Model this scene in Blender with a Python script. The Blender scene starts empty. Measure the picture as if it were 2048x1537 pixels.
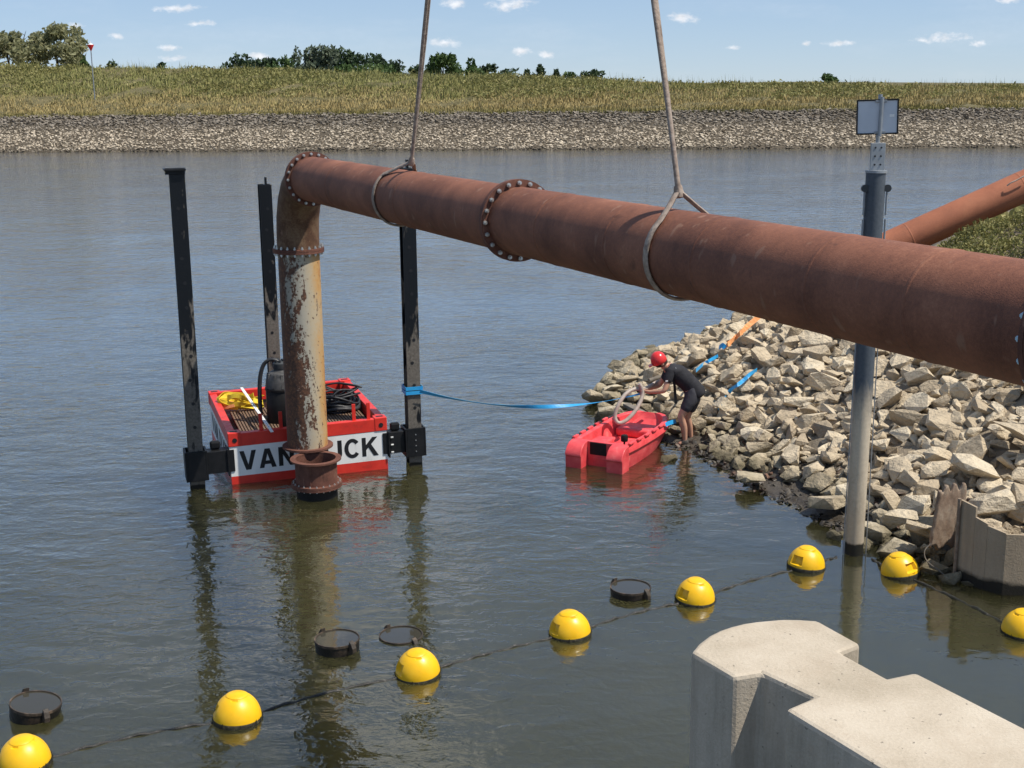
import bpy, bmesh, math, random
import numpy as np
from mathutils import Vector, Matrix
random.seed(7); rng = np.random.default_rng(7)
SC = bpy.context.scene
COL = SC.collection
R = math.radians

# ------------------------------------------------------------------ camera
FPX, CX, CY, CAMH, PITCH, ROLL = 2600.0, 1024.0, 768.5, 5.9, R(13.06), .0106
fwd = np.array([0, math.cos(PITCH), -math.sin(PITCH)]); r0 = np.array([1.0, 0, 0]); u0 = np.array([0, math.sin(PITCH), math.cos(PITCH)])
cup = u0*math.cos(ROLL)+r0*math.sin(ROLL); crt = r0*math.cos(ROLL)-u0*math.sin(ROLL); CAM = np.array([0, 0, CAMH])
cd = bpy.data.cameras.new('camera'); cam = bpy.data.objects.new('camera', cd); COL.objects.link(cam)
cd.sensor_width = 36; cd.lens = 36*FPX/2048; cd.clip_start = .1; cd.clip_end = 6000
cam.matrix_world = Matrix(((crt[0], cup[0], -fwd[0], 0), (crt[1], cup[1], -fwd[1], 0), (crt[2], cup[2], -fwd[2], CAMH), (0, 0, 0, 1)))
SC.camera = cam

# ------------------------------------------------------------------ light
SUN_EL = R(59.5); SUN_AZ = math.atan2(.955, -.297)
sdir = Vector((math.sin(SUN_AZ)*math.cos(SUN_EL), math.cos(SUN_AZ)*math.cos(SUN_EL), math.sin(SUN_EL)))
ld = bpy.data.lights.new('sun', 'SUN'); ld.energy = 4.2; ld.angle = R(.53); ld.color = (1, .94, .835)
sun = bpy.data.objects.new('sun', ld); COL.objects.link(sun); sun.rotation_euler = (-sdir).to_track_quat('-Z', 'Y').to_euler()
sun.location = (20, 0, 30)
SC.view_settings.view_transform = 'Standard'; SC.view_settings.look = 'None'; SC.view_settings.gamma = 1
SC.view_settings.use_curve_mapping = False; SC.view_settings.exposure = .4
W = bpy.data.worlds.new('World'); SC.world = W; W.use_nodes = True


def ray(px, py): return fwd+crt*(px-CX)/FPX+cup*(CY-py)/FPX
def onz(px, py, z=0.): v = ray(px, py); return CAM+v*(z-CAMH)/v[2]
def ony(px, py, y): v = ray(px, py); return CAM+v*y/v[1]
def proj(P): q = np.asarray(P)-CAM; w = q@fwd; return CX+FPX*(q@crt)/w, CY-FPX*(q@cup)/w, w


# ------------------------------------------------------------------ node helper
class NT:
    def __init__(s, tree): s.t = tree; s.n = tree.nodes; s.l = tree.links
    def new(s, typ, ins=None, **props):
        n = s.n.new(typ)
        for k, v in props.items(): setattr(n, k, v)
        for k, v in (ins or {}).items():
            if hasattr(v, 'is_output'): s.l.new(v, n.inputs[k])
            else: n.inputs[k].default_value = v
        return n
    def math(s, op, a, b=0., c=None, clamp=False):
        n = s.new('ShaderNodeMath', operation=op, use_clamp=clamp)
        for i, v in enumerate((a, b, c)):
            if v is None: continue
            if hasattr(v, 'is_output'): s.l.new(v, n.inputs[i])
            else: n.inputs[i].default_value = v
        return n.outputs[0]
    def noise(s, vec, scale, detail=3., rough=.55, dist=0., dims='3D'):
        n = s.new('ShaderNodeTexNoise', {'Scale': scale, 'Detail': detail, 'Roughness': rough, 'Distortion': dist}, noise_dimensions=dims)
        s.l.new(vec, n.inputs['Vector']); return n.outputs['Fac']
    def ramp(s, fac, stops, interp='LINEAR'):
        n = s.new('ShaderNodeValToRGB'); cr = n.color_ramp; cr.interpolation = interp
        while len(cr.elements) < len(stops): cr.elements.new(.5)
        for e, (p, c) in zip(cr.elements, stops):
            e.position = p; e.color = tuple(c)+(1,) if len(c) == 3 else c
        s.l.new(fac, n.inputs[0]); return n.outputs[0]
    def mix(s, fac, a, b, mode='MIX'):
        n = s.new('ShaderNodeMix', data_type='RGBA', blend_type=mode)
        for i, v in ((0, fac), (6, a), (7, b)):
            if hasattr(v, 'is_output'): s.l.new(v, n.inputs[i])
            elif i == 0: n.inputs[0].default_value = v
            else: n.inputs[i].default_value = tuple(v)+(1,)
        return n.outputs[2]
    def maprange(s, v, a, b, c=0., d=1., smooth=False):
        n = s.new('ShaderNodeMapRange', {'From Min': a, 'From Max': b, 'To Min': c, 'To Max': d})
        if smooth: n.interpolation_type = 'SMOOTHSTEP'
        s.l.new(v, n.inputs[0]); return n.outputs[0]
    def mapping(s, vec, scale=(1, 1, 1), loc=(0, 0, 0), rot=(0, 0, 0)):
        n = s.new('ShaderNodeMapping', {'Scale': scale, 'Location': loc, 'Rotation': rot}); s.l.new(vec, n.inputs[0]); return n.outputs[0]
    def bump(s, h, dist, strength=1., normal=None):
        n = s.new('ShaderNodeBump', {'Distance': dist, 'Strength': strength, 'Height': h})
        if normal is not None: s.l.new(normal, n.inputs['Normal'])
        return n.outputs[0]


def newmat(name):
    m = bpy.data.materials.new(name); m.use_nodes = True
    t = NT(m.node_tree); b = m.node_tree.nodes['Principled BSDF']
    return m, t, b


def pos_of(t, kind='Object'):
    if kind == 'World': return t.new('ShaderNodeNewGeometry').outputs['Position']
    return t.new('ShaderNodeTexCoord').outputs[kind]


def surf(name, stops, scale=4., detail=4., rough=.6, rvar=.1, bump=.003, bscale=30., metal=0., spec=.4, stretch=(1, 1, 1), rnd=0., coord='Object', coat=0., dist=0.):
    """noise-driven colour with relief; stops = colour ramp"""
    m, t, b = newmat(name)
    v = pos_of(t, coord); vs = t.mapping(v, stretch) if stretch != (1, 1, 1) else v
    f = t.noise(vs, scale, detail, .6, dist)
    c = t.ramp(t.maprange(f, .28, .72), stops)
    if rnd:
        oi = t.new('ShaderNodeObjectInfo').outputs['Random']; isl = t.new('ShaderNodeNewGeometry').outputs['Random Per Island']
        k = t.math('FRACT', t.math('ADD', oi, isl)); k = t.maprange(k, 0, 1, 1-rnd, 1+rnd)
        hsv = t.new('ShaderNodeHueSaturation', {'Color': c}); t.l.new(k, hsv.inputs['Value']); c = hsv.outputs[0]
    t.l.new(c, b.inputs['Base Color'])
    t.l.new(t.maprange(t.noise(vs, scale*3, 3.), .3, .7, max(.02, rough-rvar), min(1, rough+rvar)), b.inputs['Roughness'])
    b.inputs['Metallic'].default_value = metal; b.inputs['Specular IOR Level'].default_value = spec
    b.inputs['Coat Weight'].default_value = coat
    if bump: t.l.new(t.bump(t.noise(vs, bscale, 4.), bump), b.inputs['Normal'])
    return m


def flat(name, col, rough=.5, metal=0., spec=.4, v=.12, bump=.0):
    a = tuple(x*(1-v) for x in col); c = tuple(min(1, x*(1+v)) for x in col)
    return surf(name, [(0, a), (1, c)], 6., 3., rough, .08, bump, 40., metal, spec)


# ------------------------------------------------------------------ mesh builder
def unit(v): v = np.asarray(v, float); return v/(np.linalg.norm(v)+1e-12)


class MB:
    def __init__(s): s.v = []; s.f = []; s.n = 0
    def add(s, vs, fs):
        vs = [tuple(map(float, q)) for q in vs]; o = s.n
        s.v += vs; s.f += [tuple(i+o for i in f) for f in fs]; s.n += len(vs); return s
    def box(s, c, size, M=None):
        c = np.array(c, float); h = np.array(size, float)/2
        q = [np.array([sx, sy, sz])*h for sx in (-1, 1) for sy in (-1, 1) for sz in (-1, 1)]
        if M is not None: q = [np.array(M)@w for w in q]
        return s.add([c+w for w in q], [(0, 1, 3, 2), (4, 6, 7, 5), (0, 4, 5, 1), (2, 3, 7, 6), (0, 2, 6, 4), (1, 5, 7, 3)])
    def bar(s, a, b, w, h, up=(0, 0, 1)):
        a = np.array(a, float); b = np.array(b, float); d = unit(b-a); x = unit(np.cross(d, up)); z = np.cross(x, d)
        return s.box((a+b)/2, (w, np.linalg.norm(b-a), h), np.column_stack([x, d, z]))
    def tube(s, path, r, n=10, closed=False, caps=True, flat=1., up=None):
        P = np.array(path, float); m = len(P); r = np.full(m, r) if np.isscalar(r) else np.array(r, float)
        T = np.zeros_like(P)
        for i in range(m):
            if closed: T[i] = unit(P[(i+1) % m]-P[i-1])
            else: T[i] = unit(P[min(i+1, m-1)]-P[max(i-1, 0)])
        N = unit(np.cross(T[0], (0, 0, 1) if abs(T[0][2]) < .9 else (0, 1, 0)) if up is None else np.asarray(up)-T[0]*np.dot(up, T[0]))
        vs = []
        for i in range(m):
            if up is not None: N = unit(np.asarray(up)-T[i]*np.dot(up, T[i]))
            else: N = unit(N-T[i]*np.dot(N, T[i]))
            B = np.cross(T[i], N)
            for k in range(n):
                a = 2*math.pi*k/n
                vs.append(P[i]+r[i]*(N*math.cos(a)+B*math.sin(a)*flat))
        fs = []
        for i in range(m if closed else m-1):
            j = (i+1) % m
            for k in range(n):
                fs.append((i*n+k, i*n+(k+1) % n, j*n+(k+1) % n, j*n+k))
        if caps and not closed: fs += [tuple(range(n))[::-1], tuple((m-1)*n+k for k in range(n))]
        return s.add(vs, fs)
    def cyl(s, a, b, r, n=16, r2=None): return s.tube([a, b], [r, r if r2 is None else r2], n)
    def lathe(s, prof, n=24, c=(0, 0, 0), axis=None, closed=False):
        """prof: (radius, height) list turned about axis through c"""
        c = np.array(c, float); ax = unit(axis) if axis is not None else np.array([0, 0, 1.])
        x = unit(np.cross(ax, (0, 0, 1))) if abs(ax[2]) < .9 else unit(np.cross(ax, (0, 1, 0))); y = np.cross(ax, x); vs = []
        for (r, h) in prof:
            for k in range(n):
                a = 2*math.pi*k/n; vs.append(c+ax*h+r*(x*math.cos(a)+y*math.sin(a)))
        fs = []; m = len(prof)
        for i in range(m if closed else m-1):
            j = (i+1) % m
            for k in range(n): fs.append((i*n+k, i*n+(k+1) % n, j*n+(k+1) % n, j*n+k))
        if not closed: fs += [tuple(range(n))[::-1], tuple((m-1)*n+k for k in range(n))]
        return s.add(vs, fs)
    def ring(s, c, axis, ri, ro, th, n=48):
        return s.lathe([(ri, -th/2), (ro, -th/2), (ro, th/2), (ri, th/2)], n, c, axis, True)
    def prism(s, poly, z0, z1, M=None, o=(0, 0, 0)):
        n = len(poly); q = [np.array([x, y, z0]) for x, y in poly]+[np.array([x, y, z1]) for x, y in poly]
        if M is not None: q = [np.array(M)@w for w in q]
        q = [w+np.array(o) for w in q]
        return s.add(q, [tuple(range(n))[::-1], tuple(range(n, 2*n))]+[(i, (i+1) % n, n+(i+1) % n, n+i) for i in range(n)])
    def ribbon(s, path, wdir, width, th=.004):
        P = np.array(path, float); m = len(P); wd = [np.asarray(wdir)]*m if np.ndim(wdir) == 1 else wdir; vs = []
        for i in range(m):
            T = unit(P[min(i+1, m-1)]-P[max(i-1, 0)]); w = unit(np.asarray(wd[i])-T*np.dot(wd[i], T)); nn = np.cross(T, w)
            for a, b in ((-1, -1), (1, -1), (1, 1), (-1, 1)): vs.append(P[i]+w*a*width/2+nn*b*th/2)
        fs = [(i*4+k, i*4+(k+1) % 4, i*4+4+(k+1) % 4, i*4+4+k) for i in range(m-1) for k in range(4)]
        return s.add(vs, fs+[(3, 2, 1, 0), tuple((m-1)*4+k for k in range(4))])
    def build(s, name, mat, parent=None, smooth=None, local=False, origin=None, bevel=0., seg=2):
        me = bpy.data.meshes.new(name); off = np.zeros(3)
        if parent is not None and not local:
            q = parent
            while q is not None: off = off+np.array(q.location); q = q.parent
        if origin is not None: off = np.array(origin, float)
        me.from_pydata([tuple(np.array(q)-off) for q in s.v], [], s.f); me.update()
        bm = bmesh.new(); bm.from_mesh(me); bmesh.ops.recalc_face_normals(bm, faces=bm.faces); bm.to_mesh(me); bm.free()
        if smooth is not None:
            me.shade_smooth(); me.set_sharp_from_angle(angle=R(smooth))
        me.materials.append(mat)
        o = bpy.data.objects.new(name, me); COL.objects.link(o); o.parent = parent
        if origin is not None: o.location = tuple(origin)
        if bevel:
            b = o.modifiers.new('edge', 'BEVEL'); b.width = bevel; b.segments = seg; b.limit_method = 'ANGLE'; b.angle_limit = R(40)
        return o


def tag(o, label=None, cat=None, group=None, kind=None):
    for k, v in (('label', label), ('category', cat), ('group', group), ('kind', kind)):
        if v: o[k] = v
    return o


def thing(name, label, cat, loc=(0, 0, 0), rz=0., group=None):
    o = bpy.data.objects.new(name, None); COL.objects.link(o); o.location = tuple(map(float, loc)); o.rotation_euler = (0, 0, rz)
    o.empty_display_size = .2
    return tag(o, label, cat, group)


def dup(o, parent=None):
    c = o.copy(); COL.objects.link(c); c.parent = parent
    for ch in list(o.children): dup(ch, c)
    return c


def smoothpath(pts, k=6, closed=False):
    P = np.array(pts, float); n = len(P); out = []
    rngi = range(n) if closed else range(n-1)
    for i in rngi:
        if closed: p0, p1, p2, p3 = P[i-1], P[i], P[(i+1) % n], P[(i+2) % n]
        else: p0, p1, p2, p3 = P[max(i-1, 0)], P[i], P[i+1], P[min(i+2, n-1)]
        for j in range(k):
            t = j/k
            out.append(.5*((2*p1)+(-p0+p2)*t+(2*p0-5*p1+4*p2-p3)*t*t+(-p0+3*p1-3*p2+p3)*t**3))
    if not closed: out.append(P[-1])
    return np.array(out)


# ------------------------------------------------------------------ sky
t = NT(W.node_tree); bg = W.node_tree.nodes['Background']
sky = t.new('ShaderNodeTexSky', sky_type='NISHITA', sun_disc=False)
sky.sun_elevation = SUN_EL; sky.sun_rotation = SUN_AZ; sky.air_density = 1.0; sky.dust_density = 0; sky.ozone_density = 6.0; sky.altitude = 3000
gd = t.new('ShaderNodeTexCoord').outputs['Generated']
sx = t.new('ShaderNodeSeparateXYZ', {0: gd})
yy = t.math('MAXIMUM', sx.outputs[1], .02)
uv = t.new('ShaderNodeCombineXYZ', {0: t.math('DIVIDE', sx.outputs[0], yy), 1: t.math('DIVIDE', sx.outputs[2], yy)}).outputs[0]
CL = [(907, 9, 21, 9), (1020, 8, 40, 12), (1368, 37, 30, 10), (1890, 77, 52, 9), (1958, 86, 16, 7), (888, 86, 30, 8), (1045, 103, 22, 8), (1095, 111, 14, 6),
      (149, 53, 14, 7), (232, 74, 14, 7), (1675, 88, 26, 6), (1463, 96, 14, 5), (345, 96, 20, 6), (345, 117, 26, 6), (400, 47, 28, 6), (520, 113, 26, 7), (2015, 0, 24, 7), (350, 18, 45, 6), (1610, 88, 8, 4)]
dmin = None
for (cx, cy, w, h) in CL:
    v = ray(cx, cy); u_, v_ = v[0]/v[1], v[2]/v[1]
    d = t.new('ShaderNodeVectorMath', {0: uv, 1: (u_, v_, 0)}, operation='SUBTRACT').outputs[0]
    d = t.new('ShaderNodeVectorMath', {0: d, 1: (FPX/w, FPX/h, 0)}, operation='MULTIPLY').outputs[0]
    d = t.new('ShaderNodeVectorMath', {0: d}, operation='LENGTH').outputs['Value']
    dmin = d if dmin is None else t.math('MINIMUM', dmin, d)
nz = t.noise(t.mapping(uv, (1, 1.7, 1)), 95., 5., .62)
cm = t.math('ADD', t.math('MULTIPLY', dmin, .75), t.math('MULTIPLY', t.math('SUBTRACT', nz, .5), 2.6))
cm = t.maprange(cm, 1.0, -.1, 0, .78, True)
wis = t.maprange(t.noise(t.mapping(gd, (3, 3, 14)), 2.2, 6., .6), .5, .85, 0, .16)
zc_ = t.math('MAXIMUM', sx.outputs[2], .05)
pl_ = t.new('ShaderNodeCombineXYZ', {0: t.math('DIVIDE', sx.outputs[0], zc_), 1: t.math('DIVIDE', sx.outputs[1], zc_)}).outputs[0]   # unseen cumulus field overhead, added for white fill light
cu = t.maprange(t.noise(pl_, 1.5, 6., .58, dims='2D'), .57, .69, 0, .85, True)
cu = t.math('MULTIPLY', cu, t.maprange(sx.outputs[2], .10, .24))
cm = t.math('MAXIMUM', cm, t.math('MAXIMUM', wis, cu))
shade = t.maprange(t.noise(t.mapping(uv, (1, 1.6, 1)), 140., 3.), .3, .7, 5.2, 7.0)
cc = t.new('ShaderNodeCombineXYZ', {0: shade, 1: shade, 2: t.math('MULTIPLY', shade, 1.03)}).outputs[0]
SKS = .12
skg = t.new('ShaderNodeGamma', {0: t.mix(1., sky.outputs[0], (SKS,)*3, 'MULTIPLY'), 1: .45}).outputs[0]   # film-like shoulder over the whole sky
skc = t.mix(1., skg, (.48/SKS, .545/SKS, .63/SKS), 'MULTIPLY')
t.l.new(t.mix(cm, skc, cc), bg.inputs[0]); bg.inputs[1].default_value = SKS

# ------------------------------------------------------------------ materials
def stone_mat(name, stops, bumpd=.02, wet=True, far=False):
    m, t, b = newmat(name)
    P = pos_of(t, 'World'); oi = t.new('ShaderNodeObjectInfo').outputs['Random']; isl = t.new('ShaderNodeNewGeometry').outputs['Random Per Island']
    k = t.math('FRACT', t.math('ADD', oi, isl))
    n1 = t.noise(P, 2.6 if not far else .6, 5., .62); n2 = t.noise(P, 17., 4., .65)
    f = t.math('ADD', t.math('MULTIPLY', k, .5), t.math('ADD', t.math('MULTIPLY', n1, .55), t.math('MULTIPLY', n2, .25)))
    c = t.ramp(t.maprange(f, .3, 1.0), stops)
    if not far:
        spots = t.maprange(t.noise(P, 10., 6., .72), .56, .70, 0, .5); c = t.mix(spots, c, (.13, .105, .075))
    z = t.new('ShaderNodeSeparateXYZ', {0: P}).outputs[2]
    zz = t.math('ADD', z, t.math('MULTIPLY', t.math('SUBTRACT', n1, .5), .5))
    if far:
        up = t.maprange(zz, 1.5, 2.5, 0, .7, True); c = t.mix(up, c, (.13, .115, .10))
        low = t.maprange(zz, .35, .05, 0, .8, True); c = t.mix(low, c, (.055, .045, .035))
    else:
        w = t.maprange(zz, .28, .02, 0, .8, True); c = t.mix(w, c, (.05, .042, .028))
        al = t.maprange(zz, .45, .2, 0, .3, True); c = t.mix(al, c, (.10, .095, .04))
    t.l.new(c, b.inputs['Base Color'])
    b.inputs['Roughness'].default_value = .85; b.inputs['Specular IOR Level'].default_value = .25
    if bumpd:
        h = t.math('ADD', t.noise(P, 11., 6., .65), t.math('MULTIPLY', t.noise(t.mapping(P, (1, 1, 2.5)), 4., 3.), .8))
        t.l.new(t.bump(h, bumpd), b.inputs['Normal'])
    return m


M = {}
M['stone'] = stone_mat('limestone', [(0, (.30, .24, .17)), (.3, (.47, .38, .265)), (.7, (.62, .515, .37)), (1, (.72, .625, .47))], .08)
M['farstone'] = stone_mat('far_limestone', [(0, (.29, .24, .18)), (.4, (.43, .365, .28)), (1, (.58, .50, .39))], 0, far=True)
M['soil'] = surf('dark_soil', [(0, (.035, .027, .018)), (.6, (.09, .072, .05)), (1, (.15, .125, .09))], 3., 6., .9, .05, .03, 12.)

# mud: wet and glossy near the waterline
m, t, b = newmat('bank_ground'); P = pos_of(t, 'World'); n1 = t.noise(P, 1.6, 6., .65); n2 = t.noise(P, 9., 5., .7)
c = t.ramp(t.maprange(t.math('ADD', t.math('MULTIPLY', n1, .6), t.math('MULTIPLY', n2, .4)), .3, .7), [(0, (.030, .025, .019)), (.5, (.085, .070, .052)), (1, (.20, .165, .12))])
z = t.new('ShaderNodeSeparateXYZ', {0: P}).outputs[2]; wet = t.maprange(z, .16, .02, 0, 1); c = t.mix(t.maprange(z, .25, .6), c, (.24, .195, .14))
t.l.new(t.mix(wet, c, t.mix(1., c, (.6, .58, .56), 'MULTIPLY')), b.inputs['Base Color'])
t.l.new(t.maprange(t.math('ADD', z, t.math('MULTIPLY', n2, .12)), .06, .2, .22, .9), b.inputs['Roughness']); t.l.new(t.bump(t.math('ADD', n2, n1), .05), b.inputs['Normal'])
M['mud'] = m


def rust_mat(name, stops, scale=1.6, bump=.004, patches=.5, streak=(1, 1, 1), rough=.72):
    m, t, b = newmat(name); P = pos_of(t, 'World'); Q = t.mapping(P, streak)
    n1 = t.noise(Q, scale, 7., .66, .3); n2 = t.noise(P, 46., 5., .8); n3 = t.noise(Q, scale*.45, 3., .5)
    f = t.math('ADD', t.math('MULTIPLY', n1, .62), t.math('ADD', t.math('MULTIPLY', n2, .40), t.math('MULTIPLY', n3, .05)))
    c = t.ramp(t.maprange(f, .34, .74), stops)
    sc = t.maprange(t.noise(t.mapping(Q, (1, 1, .35), rot=(.3, .2, .5)), scale*7, 2., .4), .66, .72, 0, patches); c = t.mix(sc, c, (.30, .17, .115))
    dk = t.maprange(t.noise(Q, scale*3.1, 4., .6, .6), .64, .74, 0, patches); c = t.mix(dk, c, (.05, .024, .02))
    t.l.new(c, b.inputs['Base Color']); t.l.new(t.maprange(n2, .3, .7, rough-.1, rough+.12), b.inputs['Roughness'])
    b.inputs['Specular IOR Level'].default_value = .3
    t.l.new(t.bump(t.noise(P, 120., 3., .6), bump), b.inputs['Normal'])
    return m


M['rust'] = rust_mat('rusted_steel', [(0, (.072, .029, .020)), (.35, (.165, .066, .041)), (.65, (.245, .10, .060)), (1, (.36, .17, .105))], 1.5, .002, .55)
M['rustfl'] = rust_mat('rusted_flange', [(0, (.055, .025, .019)), (.5, (.135, .056, .039)), (1, (.22, .10, .068))], 4., .004, .4)
M['rust2'] = rust_mat('orange_rust', [(0, (.23, .085, .048)), (.45, (.36, .13, .070)), (.8, (.44, .17, .09)), (1, (.52, .17, .06))], 1., .003, .2)
M['rustelbow'] = rust_mat('brown_elbow_rust', [(0, (.04, .022, .014)), (.4, (.11, .056, .032)), (.7, (.19, .12, .07)), (1, (.29, .23, .15))], 3.6, .006, .5)

# flaking paint on the upright pipe; rustier left also paints in its shade
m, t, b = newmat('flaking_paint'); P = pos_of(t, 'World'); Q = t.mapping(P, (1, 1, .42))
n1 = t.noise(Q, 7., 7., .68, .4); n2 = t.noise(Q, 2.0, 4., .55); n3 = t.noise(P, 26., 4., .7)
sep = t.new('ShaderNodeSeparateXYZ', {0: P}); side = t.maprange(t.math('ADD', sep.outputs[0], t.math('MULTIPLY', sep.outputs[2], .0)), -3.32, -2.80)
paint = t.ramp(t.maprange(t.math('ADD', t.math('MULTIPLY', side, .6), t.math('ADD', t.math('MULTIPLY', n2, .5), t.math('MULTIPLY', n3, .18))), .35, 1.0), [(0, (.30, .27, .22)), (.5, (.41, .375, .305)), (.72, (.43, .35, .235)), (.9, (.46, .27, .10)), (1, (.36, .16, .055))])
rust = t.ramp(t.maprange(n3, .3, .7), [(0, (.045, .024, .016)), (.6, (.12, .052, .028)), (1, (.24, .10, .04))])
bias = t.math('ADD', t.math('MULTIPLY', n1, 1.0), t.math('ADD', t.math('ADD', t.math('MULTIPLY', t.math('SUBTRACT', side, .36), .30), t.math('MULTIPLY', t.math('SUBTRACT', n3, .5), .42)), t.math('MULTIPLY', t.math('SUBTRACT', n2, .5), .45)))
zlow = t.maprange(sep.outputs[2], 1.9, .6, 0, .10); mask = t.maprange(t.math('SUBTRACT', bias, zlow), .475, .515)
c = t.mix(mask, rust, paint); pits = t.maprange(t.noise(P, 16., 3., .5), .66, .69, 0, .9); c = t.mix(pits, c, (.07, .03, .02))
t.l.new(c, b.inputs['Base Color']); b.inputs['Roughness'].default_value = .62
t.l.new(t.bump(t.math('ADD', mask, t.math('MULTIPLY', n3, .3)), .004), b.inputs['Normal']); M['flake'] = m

M['bolt'] = flat('zinc_bolt', (.52, .52, .50), .35, .7, .5)
M['boltblue'] = flat('blue_zinc_bolt', (.36, .50, .58), .35, .5, .5)
M['blackrubber'] = surf('black_rubber', [(0, (.006, .006, .007)), (1, (.014, .014, .014))], 8., 4., .55, .12, .002, 30., 0, .25)
M['blackpaint'] = surf('black_paint', [(0, (.005, .006, .007)), (1, (.014, .014, .016))], 9., 4., .48, .12, .001, 30., 0., .28)
m, t, b = newmat('worn_black_steel'); P = pos_of(t, 'World'); sep = t.new('ShaderNodeSeparateXYZ', {0: P})
n1 = t.noise(t.mapping(P, (1, 1, .3)), 6., 6., .6, .5); n2 = t.noise(P, 30., 4., .65)
wz = t.maprange(sep.outputs[2], 3.6, 1.4, -.1, .17, True); mk = t.maprange(t.math('ADD', n1, wz), .54, .60)
wc = t.ramp(t.maprange(n2, .25, .75), [(0, (.075, .065, .055)), (1, (.19, .17, .145))]); c = t.mix(mk, (.006, .007, .009), wc)
wl = t.maprange(t.math('ADD', sep.outputs[2], t.math('MULTIPLY', n1, .1)), .12, .10, 0, 1); c = t.mix(wl, c, (.012, .011, .008))
t.l.new(c, b.inputs['Base Color']); t.l.new(t.maprange(mk, 0, 1, .36, .75), b.inputs['Roughness']); b.inputs['Specular IOR Level'].default_value = .3; t.l.new(t.bump(n2, .002), b.inputs['Normal']); M['spud'] = m
M['red'] = surf('red_paint', [(0, (.42, .03, .02)), (.3, (.61, .03, .02)), (1, (.70, .045, .027))], 5., 7., .4, .1, .001, 20., 0, .45)
M['white'] = surf('white_paint', [(0, (.60, .595, .57)), (.3, (.75, .755, .75)), (1, (.82, .82, .81))], 5., 7., .42, .1, .001, 20., stretch=(1, 1, .35))
M['letter'] = flat('black_print', (.012, .012, .014), .45)
M['deck'] = surf('brown_deck', [(0, (.09, .055, .035)), (1, (.21, .135, .09))], 14., 4., .7, .1, .002, 50.)
M['yellowstrap'] = surf('yellow_webbing', [(0, (.72, .50, .02)), (1, (.85, .66, .06))], 20., 4., .75, .05, .002, 80.)
M['orange'] = surf('orange_webbing', [(0, (.72, .26, .08)), (1, (.85, .40, .17))], 20., 4., .8, .05, .001, 60.)
M['blue'] = surf('blue_webbing', [(0, (.015, .27, .60)), (1, (.03, .36, .72))], 8., 3., .5, .05, .0005, 60., 0, .5)
M['sling'] = surf('grey_sling', [(0, (.17, .125, .10)), (.5, (.30, .235, .19)), (1, (.42, .35, .29))], 22., 4., .85, .05, .004, 60.)
M['buoy'] = surf('yellow_plastic', [(0, (.70, .40, .010)), (.35, (.82, .46, .005)), (1, (.86, .51, .010))], 5., 6., .40, .08, .0, 20., 0, .5)
M['algae'] = surf('black_algae', [(0, (.010, .009, .005)), (.7, (.03, .027, .015)), (1, (.12, .10, .05))], 30., 5., .7, .1, .01, 60.)
M['pot'] = surf('wet_black_steel', [(0, (.006, .006, .005)), (.7, (.014, .012, .010)), (1, (.05, .035, .025))], 7., 6., .42, .15, .006, 30.)
M['potrim'] = surf('worn_rim', [(0, (.018, .014, .011)), (.55, (.05, .038, .028)), (1, (.16, .11, .075))], 9., 6., .6, .15, .006, 40.)
M['boat'] = surf('red_plastic', [(0, (.50, .045, .05)), (.3, (.68, .06, .07)), (.75, (.78, .10, .105)), (1, (.82, .2, .19))], 5., 7., .46, .12, .003, 30., 0, .45)
M['skin'] = flat('skin', (.50, .27, .18), .55)
M['shirt'] = surf('black_shirt', [(0, (.010, .010, .014)), (1, (.028, .028, .034))], 9., 4., .85, .05, .008, 14.)
M['shorts'] = surf('charcoal_shorts', [(0, (.028, .028, .036)), (1, (.055, .055, .066))], 9., 4., .85, .05, .008, 16.)
M['helmet'] = flat('red_helmet', (.66, .035, .035), .3, 0, .5, .05)
M['boot'] = surf('worn_boot', [(0, (.02, .018, .016)), (1, (.09, .08, .07))], 14., 4., .8, .1, .004, 40.)
M['hair'] = flat('dark_hair', (.03, .02, .014), .8)
M['hose'] = surf('clear_hose', [(0, (.33, .27, .225)), (1, (.48, .41, .355))], 12., 3., .45, .1, .002, 40.)
M['cable'] = surf('black_cable', [(0, (.012, .012, .014)), (1, (.045, .046, .05))], 8., 3., .5, .12, .001, 40.)
M['pumpcap'] = surf('grey_casting', [(0, (.03, .03, .032)), (1, (.10, .098, .095))], 10., 5., .55, .1, .004, 30.)
M['zinc'] = surf('galvanised_steel', [(0, (.24, .26, .28)), (1, (.36, .38, .40))], 6., 5., .45, .1, .001, 40., .4, .5)
M['signback'] = surf('sign_aluminium', [(0, (.50, .54, .60)), (1, (.58, .62, .68))], 4., 3., .4, .08, .0003, 20., .25, .5)
M['lath'] = flat('white_lath', (.74, .74, .72), .5)
M['wood'] = surf('grey_driftwood', [(0, (.10, .085, .07)), (1, (.24, .21, .175))], 5., 5., .85, .05, .006, 30., stretch=(1, 1, 1))
M['metaldark'] = flat('dark_steel', (.045, .05, .055), .5, .3)
M['rope'] = surf('wet_rope', [(0, (.008, .008, .007)), (.7, (.03, .028, .024)), (1, (.13, .12, .11))], 26., 4., .5, .1, .008, 60.)

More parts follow.
